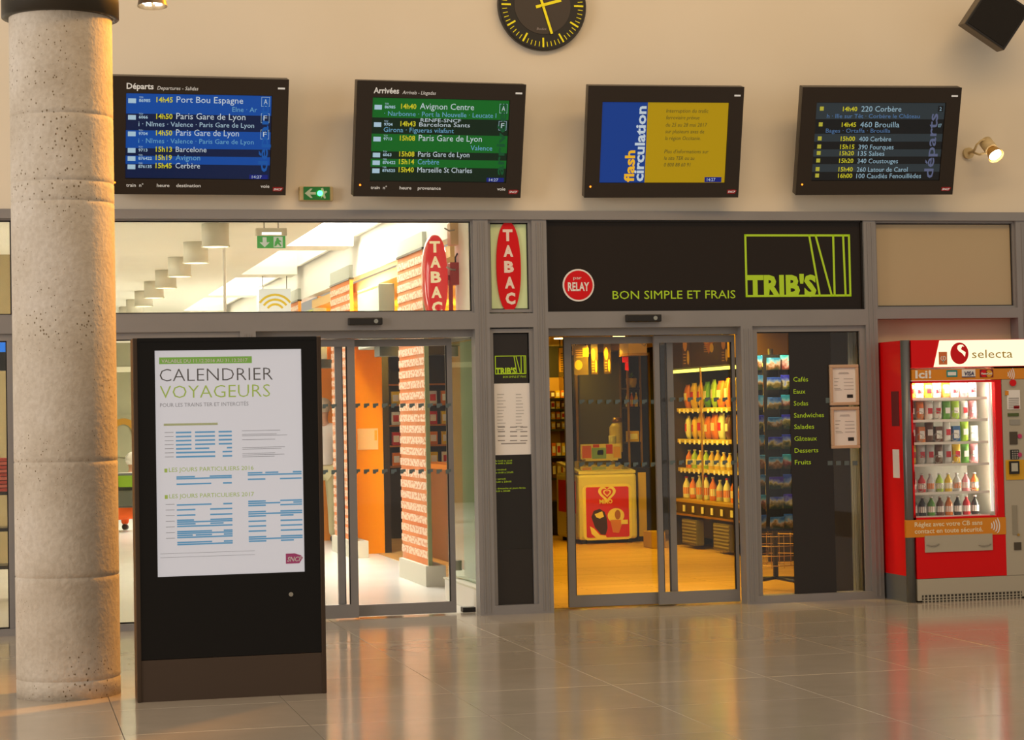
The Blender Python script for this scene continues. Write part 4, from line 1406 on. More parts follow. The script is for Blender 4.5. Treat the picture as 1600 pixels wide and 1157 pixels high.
mesh('sign_body', v, f, mat('sign_gloss_red', '#e0181c', .15, coat=.6, emit=.7), ts, True)
for i, ch in enumerate('TABAC'):
    xc, zc = at(679+.9*i, 394+23.7*i, TY_-.07)
    text(ch, xc-.04, zc, .082, mat('sign_cream_letter', '#ffe2a8', .4, emit=.7), ts, TY_-.0725, w=.085, bold=.04)
brx = at(716, 440, TY_)[0]
SR2 = mat('bracket_red', '#a8211c', .4)
box('bracket_arm', tx+tw_-.02, brx, TY_, TY_+.03, tz-.02, tz+.02, SR2, ts)
box('bracket_post', brx-.075, brx-.045, TY_, TY_+.03, tz-.45, tz+.02, SR2, ts)
box('bracket_box', brx-.07, brx+.015, TY_-.03, TY_+.09, tz-.06, tz+.12, SR2, ts, .006)
path_tube('power_cable', [(brx-.02, TY_, tz+.12), (brx-.02, TY_, tz+.16), (brx-.005, TY_, tz+.19), (brx+.02, TY_+.05, tz+.19)], .007, BLACK, ts)
path_tube('spring_hook', [(brx-.03, TY_-.03, tz+.06), (brx-.07, TY_-.06, tz+.06), (brx-.11, TY_-.07, tz+.08)], .008, STEEL, ts)
jb = thing('junction_box', 'beige junction box with a cable above the red sign bracket', 'junction box', (brx, TY_, tz+.3))
box('box_body', brx-.065, brx+.02, TY_-.03, TY_+.09, tz+.26, tz+.44, mat('junction_beige', '#d9b98a', .5), jb, .006)
path_tube('cable', [(brx-.02, TY_, tz+.44), (brx-.02, TY_, tz+.48), (brx, TY_, tz+.51), (brx+.03, TY_+.05, tz+.51)], .007, STEEL, jb)
path_tube('hook', [(brx-.03, TY_-.03, tz+.38), (brx-.08, TY_-.06, tz+.37), (brx-.12, TY_-.07, tz+.39)], .006, STEEL, jb)
# tobacco counter seen between the pillars
op = thing('orange_wall_panel', 'plain orange wall panel between the two lettered pillars', 'wall panel', (3.95, 7.5, 0))
OM = mat('bright_orange_panel', '#f59a04', .7, spec=.05)
box('panel', 3.75, 4.085, 7.45, 7.6, 0, 2.28, OM, op)
nx0, nx1, nz0, nz1 = pr(556, 670, 590.5, 703, 7.45)
ns = box('notice', 3.80, nx1, 7.44, 7.45, nz0, nz1, mat('pale_orange_notice', '#f4c884', .6), op)
box('yellow_patch', 3.80+.19, nx1-.01, 7.435, 7.44, nz0+.1, nz1-.02, mat('yellow_patch', '#f0b020', .6), ns)
df_ = thing('dark_door_frame', 'tall dark door frame beside the orange wall panel', 'door frame', (4.12, 7.5, 0))
box('jamb', 4.088, 4.16, 7.45, 7.58, 0, 2.28, DARK, df_)
box('head', 4.16, 5.3, 7.45, 7.58, 2.18, 2.28, DARK, df_)
box('jamb', 5.25, 5.3, 7.45, 7.58, 0, 2.18, DARK, df_)
hp = thing('ceiling_soffit', 'orange lit soffit over the tobacco counter', 'soffit', (4.4, 7, 2.3))
box('soffit_board', 3.78, 5.3, 6.6, 7.44, 2.3, 2.42, mat('soffit_orange', '#e8a648', .6), hp)
tc_ = thing('tobacco_counter', 'brown counter behind the lettered pillar, lit orange', 'counter', (4.5, 6.1, 0))
box('counter_body', 4.42, 4.62, 5.0, 7.2, 0, .95, mat('counter_brown', '#7a4a1c', .5), tc_)
box('counter_top', 4.38, 4.66, 4.95, 7.25, .95, 1.0, mat('counter_top_orange', '#c87820', .4), tc_)
bk = thing('tobacco_shelf', 'dark shelf of bright packets behind the tobacco counter', 'shelf', (4.8, 10.0, 0))
box('back_board', 4.3, 5.75, 10.1, 10.18, 0, 2.3, DARK, bk)
for z in (.9, 1.15, 1.4, 1.65, 1.9):
    box('shelf_board', 4.3, 5.75, 9.85, 10.1, z-.02, z, mat('shelf_orange_wood', '#b06818', .5), bk)
kk = 0
for zi, z in enumerate((.9, 1.15, 1.4, 1.65)):
    for i in range(9):
        x = 4.38+.155*i
        cn = ['yellow', 'orange', 'red', 'white', 'yellow'][(i*3+zi) % 5]
        packet(x, 9.95, z, .12, .2, .07, cn, 2, '%s carton, %s from the left on the %s tobacco shelf' % (cn, ORD[i], ('lowest', 'second', 'third', 'top')[zi]), 'cartons on the tobacco shelf', 'carton', 'tobacco_carton')
wp = thing('brown_glass_door', 'orange brown door panel inside the passage, beside the nearest pillar', 'door', (3.72, 1.8, 0))
box('door_panel', 3.71, 3.735, 1.5, 2.17, .22, 2.08, mat('door_orange_brown', '#b4671c', .4), wp)
box('door_post', 3.70, 3.745, 2.17, 2.215, .0, 2.25, DARK, wp)
box('door_base', 3.69, 3.75, 1.5, 2.17, 0, .22, mat('pillar_plinth', '#d6d3c2'), wp)
# security camera, arcs sign, left monitor, red parcels
cxm, czm = at(352, 520, 5.0)
sc = thing('ceiling_camera', 'small white camera hanging in the passage above the poster stand', 'camera', (cxm, 5, czm))
box('camera_body', cxm-.09, cxm+.09, 4.95, 5.05, czm-.04, czm+.06, WHITE, sc, .008)
box('camera_window', cxm-.06, cxm+.04, 4.945, 4.95, czm-.03, czm+.02, mat('camera_dark', '#6a6450', .4), sc)
tube('camera_stem', (cxm, 5, czm+.06), (cxm, 5, CEILZ), .015, .015, WHITE, sc, 10)
AY = 10.9
ax_, az_ = at(430, 485, AY)
ar = thing('yellow_arc_sign', 'white hanging sign with three yellow arcs far down the passage', 'sign', (ax_, AY, az_))
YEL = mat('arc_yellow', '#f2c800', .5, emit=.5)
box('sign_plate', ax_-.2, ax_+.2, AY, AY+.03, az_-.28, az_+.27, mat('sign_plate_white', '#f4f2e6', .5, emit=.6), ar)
for i, r0 in enumerate((.10, .16, .22)):
    pts = [(ax_+r0*math.cos(math.radians(a)), az_-.04+r0*math.sin(math.radians(a))) for a in range(35, 146, 11)]
    pts += [(ax_+(r0+.028)*math.cos(math.radians(a)), az_-.04+(r0+.028)*math.sin(math.radians(a))) for a in range(145, 34, -11)]
    prism('yellow_arc', pts[::-1], AY-.004, AY, YEL, ar)
for q in (-.15, .15):
    tube('hanger', (ax_+q, AY+.015, az_+.27), (ax_+q, AY+.015, CEILZ), .006, .006, STEEL, ar, 8)
MY = 3.0
bm_ = thing('blue_monitor', 'monitor with bright blue screen hung left of the column', 'monitor', (-.25, MY, 2.1))
box('monitor_case', -.7, .16, MY, MY+.08, 1.96, 2.36, BLACK, bm_, .006)
box('monitor_screen', -.68, .13, MY-.004, MY, 2.12, 2.34, emat('monitor_cyan_screen', '#1e6fd0', 1.1), bm_)
tube('monitor_pole', (-.3, MY+.05, 2.36), (-.3, MY+.05, CEILZ), .025, .025, BLACK, bm_, 12)
rk = thing('leaflet_shelf', 'low dark shelf left of the column', 'shelf', (-.4, 3.2, 0))
for z in (.3, .62, .93):
    box('shelf_board', -.9, .12, 3.0, 3.35, z-.03, z, DARK, rk)
for x in (-.9, .09):
    box('shelf_side', x, x+.03, 3.0, 3.35, 0, .98, DARK, rk)
for i in range(9):
    t = tag(box('red_leaflet_box', -.05, .085, 3.0+.003*(i % 3), 3.3, .931+.032*i, .931+.032*i+.027, mat('leaflet_red_%d' % (i % 2), ('#b8402a', '#c8604a')[i % 2], .6), None, .003), '%s flat red leaflet box from the bottom of the stack left of the column' % ORD[i], 'box', 'red leaflet boxes stacked on the shelf')


# ================================================================== SHOP
# ---- ice cream chest freezer
FYF = 7.72
fz_ = thing('ice_cream_freezer', 'yellowed chest freezer with a red ice cream picture on its front', 'freezer', (6.72, FYF, 0))
FW = mat('freezer_cream', '#d8cfb0', .4)
fX0, fX1 = 6.38, 7.08
bd = box('body', fX0, fX1, FYF, FYF+1.0, .05, .80, FW, fz_, .035)
for x in (fX0+.08, fX1-.08):
    for y in (FYF+.08, FYF+.92):
        tube('foot', (x, y, .0), (x, y, .06), .03, .03, BLACK, fz_, 10)
v = [(fX0+.01, FYF+.01, .80), (fX1-.01, FYF+.01, .80), (fX1-.01, FYF+.99, .90), (fX0+.01, FYF+.99, .90)]
mesh('lid_frame', [(x, y, z) for x, y, z in v]+[(x, y, z+.03) for x, y, z in v], [(3, 2, 1, 0), (4, 5, 6, 7)]+[(i, (i+1) % 4, (i+1) % 4+4, i+4) for i in range(4)], FW, fz_)
v = [(fX0+.06, FYF+.06, .838), (fX1-.06, FYF+.06, .838), (fX1-.06, FYF+.9, .924), (fX0+.06, FYF+.9, .924)]
mesh('lid_glass', [(x, y, z) for x, y, z in v]+[(x, y, z+.008) for x, y, z in v], [(3, 2, 1, 0), (4, 5, 6, 7)]+[(i, (i+1) % 4, (i+1) % 4+4, i+4) for i in range(4)], mat('freezer_lid_glass', '#b8ad80', .1, coat=.5), fz_)
px0, px1, pz0, pz1 = pr(911, 757, 987, 844, FYF)
prism('picture_frame', rrect(px0, px1, pz0, pz1, .06), FYF-.008, FYF, mat('picture_border_cream', '#efe0a8', .4), fz_)
pc = prism('front_picture', rrect(px0+.035, px1-.035, pz0+.03, pz1-.03, .02), FYF-.011, FYF-.008, mat('freezer_red', '#d01818', .4), fz_)
YW = mat('freezer_print_cream', '#f4e2a0', .5)
CHO = mat('chocolate_brown', '#3a1c0c', .4)
FP = FYF-.0125
hx, hz = at(948, 772, FYF)


def heart(cx, cz, s, n=28):
    o = []
    for i in range(n):
        t = 2*math.pi*i/n
        o.append((cx+s*16*math.sin(t)**3/16, cz+s*(13*math.cos(t)-5*math.cos(2*t)-2*math.cos(3*t)-math.cos(4*t))/16))
    return o[::-1]


prism('heart_mark', heart(hx, hz+.005, .105), FP-.001, FP+.001, YW, pc)
prism('heart_mark', heart(hx, hz+.008, .07), FP-.002, FP-.001, mat('freezer_red', '#d01818'), pc)
prism('heart_mark', heart(hx, hz+.01, .048), FP-.003, FP-.002, YW, pc)
prism('heart_mark', heart(hx, hz+.012, .03), FP-.004, FP-.003, mat('freezer_red', '#d01818'), pc)
ptext('MIKO', 936.5, 787, 957, 6, FP, YW, pc, bold=.04)
x, z = at(935.5, 816, FYF)
prism('ice_cream_bar', [(x+a*.1, z+b*.15) for a, b in ((-.9, .4), (-.6, .85), (.1, 1), (.7, .75), (.95, .2), (1.0, -.5), (.75, -1), (.2, -.95), (-.5, -.4))][::-1], FP-.001, FP+.001, CHO, pc)
prism('bar_highlight', [(x+a*.1, z+b*.15) for a, b in ((-.5, .6), (.4, .8), (.6, .4), (.1, .25), (-.3, .35))][::-1], FP-.002, FP-.001, YW, pc)
prism('milk_splash', [(x+a*.1, z+b*.15) for a, b in ((-1.1, -.3), (-.6, -.5), (.1, -1.0), (.8, -1.05), (.9, -1.3), (-.2, -1.3), (-.9, -.9))], FP-.0005, FP+.001, YW, pc)
x, z = at(962, 806, FYF)
prism('ice_cream_scoops', ellipse(x, z, .10, .085, 20), FP-.001, FP+.001, YW, pc)
prism('scoop_swirl', ellipse(x+.02, z+.01, .035, .055, 14), FP-.002, FP-.001, mat('caramel', '#a8642a', .5), pc)
prism('cone', [(x-.07, z-.05), (x-.04, z-.19), (x+.03, z-.2), (x+.09, z-.05)], FP-.0015, FP+.001, mat('cone_orange', '#d8823a', .5), pc)
box('price_patch', x+.06, x+.14, FP-.003, FP, z-.1, z-.05, YW, pc)
sd = box('side_picture', fX0-.003, fX0, FYF+.12, FYF+.88, .35, .72, mat('freezer_red', '#d01818'), fz_)
for i in range(7):
    box('side_vent_slot', fX0-.003, fX0+.001, FYF+.15, FYF+.55, .1+.03*i, .115+.03*i, mat('vent_dark', '#6a6040', .6), fz_)
# the display rack on the freezer lid
fd = thing('freezer_top_display', 'colourful printed display standing on the freezer lid', 'display', (6.66, 8.45, .9))
M1 = mat('display_print_blue', '#7aa0a8', .5)
q0, q1, w0, w1 = pr(905, 694, 968, 731, 8.5)
bx_ = box('display_board', q0, q1, 8.42, 8.46, .955, w1, mat('display_frame_cream', '#d9c98a', .5), fd)
for u0, u1, v0, v1, cl_ in ((.03, .25, .1, .9, '#c8561e'), (.27, .62, .05, .75, '#7aa0a8'), (.62, .78, .35, .95, '#c0281c'), (.8, .97, .1, .8, '#d8a020'), (.3, .45, .78, .98, '#c03a1c'), (.4, .55, .3, .6, '#e0b84a')):
    box('printed_picture', q0+(q1-q0)*u0, q0+(q1-q0)*u1, 8.415, 8.42, .95+(w1-.95)*v0, .95+(w1-.95)*v1, mat('display_'+cl_[1:], cl_, .5), bx_)
box('display_foot', q0+.05, q1-.05, 8.40, 8.56, .935, .955, mat('display_frame_cream', '#d9c98a'), fd)
# ---- wall shelf with packs, back left
wsx0, wsx1 = 6.26, 6.80
ws = thing('pack_shelf', 'shelf of small glowing packs on the back wall, left of the freezer', 'shelf', (6.4, 9.9, .6))
SW_ = mat('shelf_gold_wood', '#b98a3a', .5)
box('back_board', wsx0, wsx1, 9.94, 9.99, .0, 1.95, mat('shelf_back_gold', '#c89a48', .6), ws)
for x in (wsx0, wsx1-.03):
    box('shelf_side', x, x+.03, 9.55, 9.94, 0, 1.95, SW_, ws)
zs = [.71, .98, 1.31, 1.43, 1.56, 1.69]
for z in zs:
    box('shelf_board', wsx0+.03, wsx1-.03, 9.55, 9.94, z-.025, z, BLACK, ws)
box('cupboard', wsx0+.03, wsx1-.03, 9.58, 9.94, 0.02, .42, DARK, ws)
for zi, z in enumerate(zs):
    for i in range(7):
        x = wsx0+.075+.065*i
        cn = ['yellow', 'orange', 'white', 'yellow', 'brown'][(i+2*zi) % 5]
        packet(x, 9.62, z, .06, (.24 if zi == 0 else (.2 if zi == 1 else .115)), .05, cn, 2, '%s pack, %s from the left on the %s shelf behind the freezer' % (cn, ORD[i], ('lowest', 'second', 'third', 'fourth', 'fifth', 'top')[zi]), 'packs on the back wall shelf', 'pack', 'small_pack')
area('pack_shelf_fill', (6.53, 9.3, 2.28), (6.53, 9.7, 1.3), .5, .1, 9, (1.0, .66, .08))  # fill light added to brighten the packs, without a fixture
# ---- hanging menu boards and banners
GOLDP = mat('board_gold_print', '#cfa23a', .5)
BRB = mat('menu_brown', '#4a3410', .5)


def hang(t, x0, x1, y, z):
    for q in (.15, .85):
        tube('hanger', (x0+(x1-x0)*q, y+.012, z), (x0+(x1-x0)*q, y+.012, SCZ), .005, .005, BLACK, t, 6)


for (p, lab, kindb) in (((873.5, 544, 889, 590), 'hanging gold price list board, leftmost in the shop', 0), ((897, 540, 919, 586), 'hanging brown menu board with yellow disc', 1)):
    x0, x1, z0, z1 = pr(*p, 7.2)
    t = thing('menu_board', lab, 'menu board', ((x0+x1)/2, 7.2, z0), group='hanging menu boards in the shop')
    b = box('board', x0, x1, 7.2, 7.225, z0, z1, mat('menu_gold', '#b98a2c', .5) if kindb == 0 else mat('menu_olive', '#7a6420', .5), t)
    if kindb == 0:
        for i in range(9):
            box('price_line', x0+.02, x1-.02, 7.196, 7.2, z1-.07-.026*i, z1-.058-.026*i, BRB, b)
        box('dark_foot', x0, x1, 7.195, 7.2, z0, z0+.06, BRB, b)
    else:
        prism('yellow_disc', ellipse(x0+.05, z0+.11, .045, .055, 20), 7.195, 7.2, mat('menu_yellow', '#e8c020', .5), b)
        box('yellow_square', x0+.1, x0+.17, 7.195, 7.2, z0+.2, z0+.3, mat('menu_yellow', '#e8c020'), b)
        for i in range(4):
            box('price_line', x0+.02, x0+.1, 7.196, 7.2, z1-.06-.025*i, z1-.05-.025*i, GOLDP, b)
    hang(t, x0, x1, 7.2, z1)
for (p, Yb, lab) in (((923.5, 536, 934, 585), 7.3, 'narrow hanging banner beside the menu board, left of the pair'), ((943.5, 534, 954.5, 584), 7.3, 'narrow hanging banner beside the menu board, right of the pair'),
                     ((1066, 514, 1078, 573), 4.7, 'narrow hanging banner over the chiller, left of three'), ((1097, 509, 1117, 553), 4.7, 'wide pointed hanging banner over the chiller, in the middle'), ((1126, 517, 1138, 568), 4.7, 'narrow hanging banner over the chiller, right of three')):
    x0, x1, z0, z1 = pr(*p, Yb)
    z1 = min(z1, SCZ-.03)
    t = thing('hanging_banner', lab, 'banner', ((x0+x1)/2, Yb, z0), group='hanging food banners in the shop')
    xm = (x0+x1)/2
    if 'pointed' in lab:
        b = prism('banner', [(x0, z1), (x0, z0+.15), (xm, z0), (x1, z0+.15), (x1, z1)], Yb, Yb+.01, mat('banner_orange', '#c8802a', .5), t)
    else:
        b = box('banner', x0, x1, Yb, Yb+.01, z0, z1, mat('banner_brown', '#5c4414', .5), t)
    w_, h_ = x1-x0, z1-z0
    prism('food_picture', ellipse(x0+.35*w_, z0+.62*h_, .26*w_, .2*h_, 16), Yb-.002, Yb, mat('banner_food', '#e0a83a', .5), b)
    prism('bottle_picture', ellipse(x0+.72*w_, z0+.25*h_, .15*w_, .2*h_, 16), Yb-.002, Yb, mat('banner_yellow', '#f0d040', .5), b)
    for i in range(4):
        box('letter_stroke', x0+.12*w_, x0+.45*w_, Yb-.002, Yb, z0+(.07+.085*i)*h_, z0+(.1+.085*i)*h_, GOLDP, b)
    hang(t, x0, x1, Yb, z1)
# ---- dark wall screen with gold uprights
ds = thing('dark_wall_panel', 'large dark back panel between gold uprights behind the freezer', 'panel', (7.3, 9.9, 0))
q0, q1, w0, w1 = pr(902, 585, 971, 700, 9.85)
box('panel', q0, q1, 9.85, 9.9, .2, 2.3, mat('panel_olive_black', '#6a6450', .5), ds)
for x in (q0-.03, q1-.02, q1+.03):
    box('gold_upright', x, x+.03, 9.8, 9.85, 0, 2.32, BRASS, ds)
# ---- air unit, red sign, goods rack
q0, q1, w0, w1 = pr(981.5, 514, 1011, 556, 6.8)
w1 = SCZ-.004
ac = thing('air_unit', 'pale box shaped air unit under the shop ceiling', 'air conditioner', ((q0+q1)/2, 6.8, w0))
box('case', q0, q1, 6.8, 7.15, w0, w1, mat('air_unit_cream', '#d9c08a', .5), ac, .01)
box('lower_edge', q0-.004, q1+.004, 6.79, 7.15, w0, w0+.03, BRASS, ac)
path_tube('hook', [(q0+.14, 6.78, w0+.2), (q0+.15, 6.77, w0+.12), (q0+.18, 6.77, w0+.1), (q0+.2, 6.78, w0+.13)], .005, STEEL, ac)
q0, q1, w0, w1 = pr(973, 556, 982, 579, 7.4)
rs = thing('red_hanging_sign', 'small red hanging sign beside the air unit', 'sign', ((q0+q1)/2, 7.4, w0))
box('sign_plate', q0, q1, 7.4, 7.42, w0+.09, w1, RED, rs)
box('sign_tail', q0+.03, q1, 7.4, 7.42, w0, w0+.085, RED, rs)
hang(rs, q0, q1, 7.4, w1)
gx_0, gx_1 = at(981, 640, 8.3)[0], at(1003, 640, 8.3)[0]
gk = thing('goods_rack', 'slim dark goods rack with gold posts, right of the freezer', 'rack', ((gx_0+gx_1)/2, 8.3, 0))
for x in (gx_0, gx_1-.02, gx_1+.09):
    box('gold_post', x, x+.02, 8.3, 8.33, 0, 2.2, BRASS, gk)
box('back_board', gx_0+.02, gx_1+.09, 8.6, 8.62, 0, 2.2, DARK, gk)
rz = [at(990, y, 8.3)[1] for y in (606, 636, 691)]
for z in rz:
    box('rack_shelf', gx_0+.02, gx_1-.02, 8.31, 8.6, z-.02, z, DARK, gk)
t = thing('potted_plant', 'small green plant in a pale pot on the goods rack', 'plant', ((gx_0+gx_1)/2, 8.42, rz[0]))
pxm = (gx_0+gx_1)/2
lathe('pot', [(.05, 0), (.062, .05), (.066, .11), (.06, .115)], (pxm, 8.42, rz[0]), mat('pot_cream', '#d8c48a', .5), t, 16)
for i in range(26):
    a = random.random()*6.28; l = .05+.03*random.random(); e = .6+.7*random.random()
    d = Vector((math.cos(a)*math.cos(e), math.sin(a)*math.cos(e), math.sin(e)))*l
    s = d.cross(Vector((0, 0, 1))).normalized()*.012
    b0 = Vector((pxm, 8.42, rz[0]+.115))
    mesh('leaf', [b0, b0+d*.5+s, b0+d, b0+d*.5-s], [(0, 1, 2, 3)], mat('plant_green', '#5c8a2a', .5), t)
for i in range(3):
    packet(pxm-.055+.055*i, 8.42, rz[1], .05, .17, .05, ('white', 'orange', 'yellow')[i], 1, '%s bottle, %s from the left on the goods rack' % (('white', 'orange', 'yellow')[i], ORD[i]), 'bottles on the goods rack', 'bottle', 'small_bottle')
packet(pxm, 8.42, rz[2], .16, .16, .1, 'yellow', 2, 'yellow carton on the lowest shelf of the goods rack', None, 'carton', 'goods_carton')
# juice stand left of rack
jx = at(966, 680, 8.3)[0]
js = thing('juice_dispenser', 'tall pale juice dispenser standing behind the freezer', 'dispenser', (jx, 8.95, 0))
box('pedestal', jx+.05, jx+.33, 8.85, 9.15, 0, 1.02, DARK, js)
lathe('tank', [(.09, 0), (.1, .03), (.1, .3), (.06, .36)], (jx+.2, 9.0, 1.02), mat('tank_cream', '#e8d49a', .3), js, 18)
tube('tank_lid', (jx+.2, 9.0, 1.38), (jx+.2, 9.0, 1.44), .07, .05, BRASS, js, 16)
lathe('cup_stack', [(.035, 0), (.045, .2)], (jx+.1, 8.9, 1.02), PAPER, js, 12)
# cabinet with pale door right of freezer
cbx0, cbx1 = at(997, 790, 7.9)[0], at(1014, 790, 7.9)[0]
cb = thing('side_cabinet', 'low cabinet with a pale yellow door, right of the freezer', 'cabinet', ((cbx0+cbx1)/2, 7.9, 0))
box('cabinet_body', cbx0, cbx1+.12, 7.92, 8.2, 0, .85, DARK, cb)
box('cabinet_door', cbx0+.01, cbx1-.03, 7.9, 7.92, .06, .80, mat('cabinet_pale_yellow', '#d8b862', .5), cb)
st = tag(pbox('cardboard_box', (1018, 836, 1040, 862), 6.6, .3, mat('cardboard', '#b08a3c', .8), None, .006), 'plain cardboard box on the plank floor behind the shop door', 'box')
st.data.transform(Matrix.Translation((0, 0, -min(v.co.z for v in st.data.vertices)+.004)))

# ---- open chiller along the right wall
CHX = 7.3
ch = thing('open_chiller', 'open dark chiller cabinet of drinks and sandwiches with a light tube', 'chiller', (7.6, 5.8, 0))
cy0, cy1 = 4.1, 7.05
CHM = mat('chiller_bronze', '#4a3c1c', .4, .3)
box('back_panel', 7.98, 8.05, cy0, cy1, .1, 2.25, mat('chiller_back', '#6a6234', .5), ch)
box('end_panel', 7.3, 8.05, cy1, cy1+.03, 0, 2.2, CHM, ch)
box('end_panel', 7.3, 8.05, cy0-.03, cy0, 0, 2.2, CHM, ch)
box('canopy', 7.28, 8.05, cy0, cy1, 1.97, 2.3, CHM, ch)
box('base_tank', 7.5, 8.05, cy0, cy1, .1, .5, BLACK, ch)
box('front_ledge', 7.26, 8.05, cy0, cy1, .5, .53, mat('ledge_gold', '#b08c3a', .4), ch)
box('ledge_skirt', 7.27, 7.3, cy0, cy1, .36, .5, CHM, ch)
box('skirt_edge', 7.255, 7.27, cy0, cy1, .355, .375, BRASS, ch)
for y in (5.0, 6.0, 7.0, 4.15):
    box('upright', 7.285, 7.3, y-.012, y+.012, .53, 1.97, BRASS, ch)
TUBE = mat('chiller_tube_light', (1.0, .80, .10), .4, emit=2.6)
for i in range(3):
    y = cy0+.02+i*.98
    tube('light_tube', (7.31, y, 1.94), (7.31, y+.93, 1.94), .018, .018, TUBE, ch, 10)
area('chiller_lamp', (7.33, 5.6, 1.92), (7.75, 5.6, 1.0), .08, 2.8, 30, (1.0, .70, .07))
clv = [.86, 1.18, 1.52]
for z in clv:
    s = box('shelf', 7.37, 7.98, cy0, cy1, z-.015, z, mat('chiller_shelf_glass', '#8c8040', .3), ch)
    box('price_rail', 7.36, 7.37, cy0, cy1, z-.03, z+.012, mat('price_rail_yellow', '#c8b040', .5), s)
    for i in range(18):
        y = cy0+.1+i*.16+random.uniform(-.03, .03)
        box('price_tag', 7.354, 7.36, y, y+.05, z-.045, z+.0, PAPER, s)
for i in range(9):
    y = cy0+.25+i*.31
    box('price_tag', 7.252, 7.258, y, y+.07, .40, .47, PAPER, ch)
for k2, y in enumerate((5.1, 6.15)):
    g = box('vent_crate', 7.26, 7.34, y, y+.5, .05, .32, mat('crate_grey', '#6a6248', .5), ch)
    for i in range(7):
        box('crate_slat', 7.252, 7.262, y+.02, y+.48, .07+.036*i, .085+.036*i, mat('slat_pale', '#9a9068', .5), g)
for i in range(4):
    y = 4.3+.75*i
    tube('chiller_leg', (7.6, y, 0), (7.6, y, .1), .02, .02, STEEL, ch, 8)
rowdef = [(.53, 13, 1, .27, 'bottom'), (.86, 15, 1, .22, 'second'), (1.18, 13, 0, .29, 'third'), (1.52, 13, 0, .32, 'top')]
rc = [['white', 'orange', 'silver', 'red', 'orange', 'yellow', 'brown'], ['lime', 'yellow', 'orange', 'yellow', 'white'], ['orange', 'yellow', 'brown', 'orange', 'white', 'yellow'], ['lime', 'yellow', 'orange', 'green', 'orange', 'yellow']]
for ri, (z, n_, kd, h, nm) in enumerate(rowdef):
    for i in range(n_):
        y = cy0+.14+(cy1-cy0-.25)*i/(n_-1)
        cn = rc[ri][(i*2+i//3) % len(rc[ri])]
        x = 7.46 if ri else 7.42
        t = packet(0, 0, 0, .15 if kd == 0 else .10, h*(.85+.15*random.random()), .07, cn, kd, '%s %s, %s from the front on the %s shelf of the chiller' % (cn, 'food bag' if kd == 0 else 'drink bottle', ORD[i], nm), 'goods in the open chiller', 'food bag' if kd == 0 else 'bottle', 'food_bag' if kd == 0 else 'drink_bottle')
        t.location = (x, y, z)
        t.rotation_euler = (0, 0, -math.pi/2+random.uniform(-.15, .15))
# shop ceiling spots
for i, (px, py) in enumerate(((965, 515), (933, 532), (967, 527), (912, 520), (875, 530))):
    d = ray(px, py); tt = (SCZ-.03-CAMZ)/d.z
    X, Y = d.x*tt, -CAMY+d.y*tt
    t = thing('shop_downlight', 'small glowing downlight in the shop ceiling, %s from the left' % ('fifth', 'third', 'fourth', 'second', 'first')[i] if False else 'small glowing downlight in the shop ceiling, %s from the left' % ('fourth', 'third', 'fifth', 'second', 'first')[i], 'downlight', (X, Y, SCZ), group='downlights in the shop ceiling')
    tube('ring', (X, Y, SCZ-.02), (X, Y, SCZ), .09, .09, BRASS, t, 20)
    spot('shop_downlight_lamp', (X, Y, SCZ-.04), (X+.1, Y+.3, 0), 52, (1.0, .63, .03), 150, .06)
    tube('bulb', (X, Y, SCZ-.03), (X, Y, SCZ-.02), .065, .065, mat('shop_spot_glow', (1.0, .75, .25), .4, emit=9), t, 18)
sf = thing('shop_soffit', 'long gold edged soffit under the shop ceiling', 'soffit', (7.1, 8.6, 2.35))
box('soffit_board', 6.9, 7.25, 7.55, 9.75, 2.24, 2.338, mat('soffit_tan', '#b08a48', .5), sf)
box('soffit_edge', 6.88, 6.9, 7.55, 9.75, 2.22, 2.27, BRASS, sf)

t = thing('window_spot_lamp', 'small lamp over the postcard rack', 'spot lamp', (5.98, .6, SCZ))
tube('lamp_can', (5.98, .6, 2.24), (5.98, .6, SCZ), .04, .04, BRASS, t, 16)
tube('bulb', (5.98, .6, 2.235), (5.98, .6, 2.24), .032, .032, mat('shop_spot_glow', (1.0, .75, .25)), t, 14)
spot('postcard_lamp', (5.98, .6, 2.225), (6.14, .8, 1.2), 60, (1.0, .8, .5), 110, .04)
# ---- postcard rack behind the window
RX, RY = 6.16, .95
pk = thing('postcard_rack', 'black revolving postcard rack behind the shop window', 'rack', (RX, RY, 0))
tube('pole', (RX+.03, RY, .1), (RX+.03, RY, 2.0), .022, .022, BLACK, pk, 14)
for a in range(4):
    t_ = a*math.pi/2+.35
    e = (RX+.03+.27*math.cos(t_), RY+.27*math.sin(t_), .09)
    path_tube('foot_bar', [(RX+.03, RY, .11), e], .014, BLACK, pk)
    tube('caster', (e[0]-.01, e[1], .035), (e[0]+.01, e[1], .035), .033, .033, STEEL, pk, 14)
for zz in (.22, .3, .38, .46):
    path_tube('basket_wire', [(RX+.03+.2*math.cos(q*.5236), RY+.2*math.sin(q*.5236), zz) for q in range(13)], .004, BRASS, pk, 5)
for q in range(12):
    path_tube('basket_wire', [(RX+.03+.2*math.cos(q*.5236), RY+.2*math.sin(q*.5236), .2), (RX+.03+.2*math.cos(q*.5236), RY+.2*math.sin(q*.5236), .47)], .003, BRASS, pk, 5)
for s_ in range(3):
    xs = RX+(-.155, .0, .125)[s_]
    box('wire_panel', xs-.07, xs+.07, RY-.11+(.02 if s_ == 1 else 0), RY-.1+(.02 if s_ == 1 else 0), .5, 1.95, mat('rack_black_wire', '#15120c', .5), pk)
cnt = 0
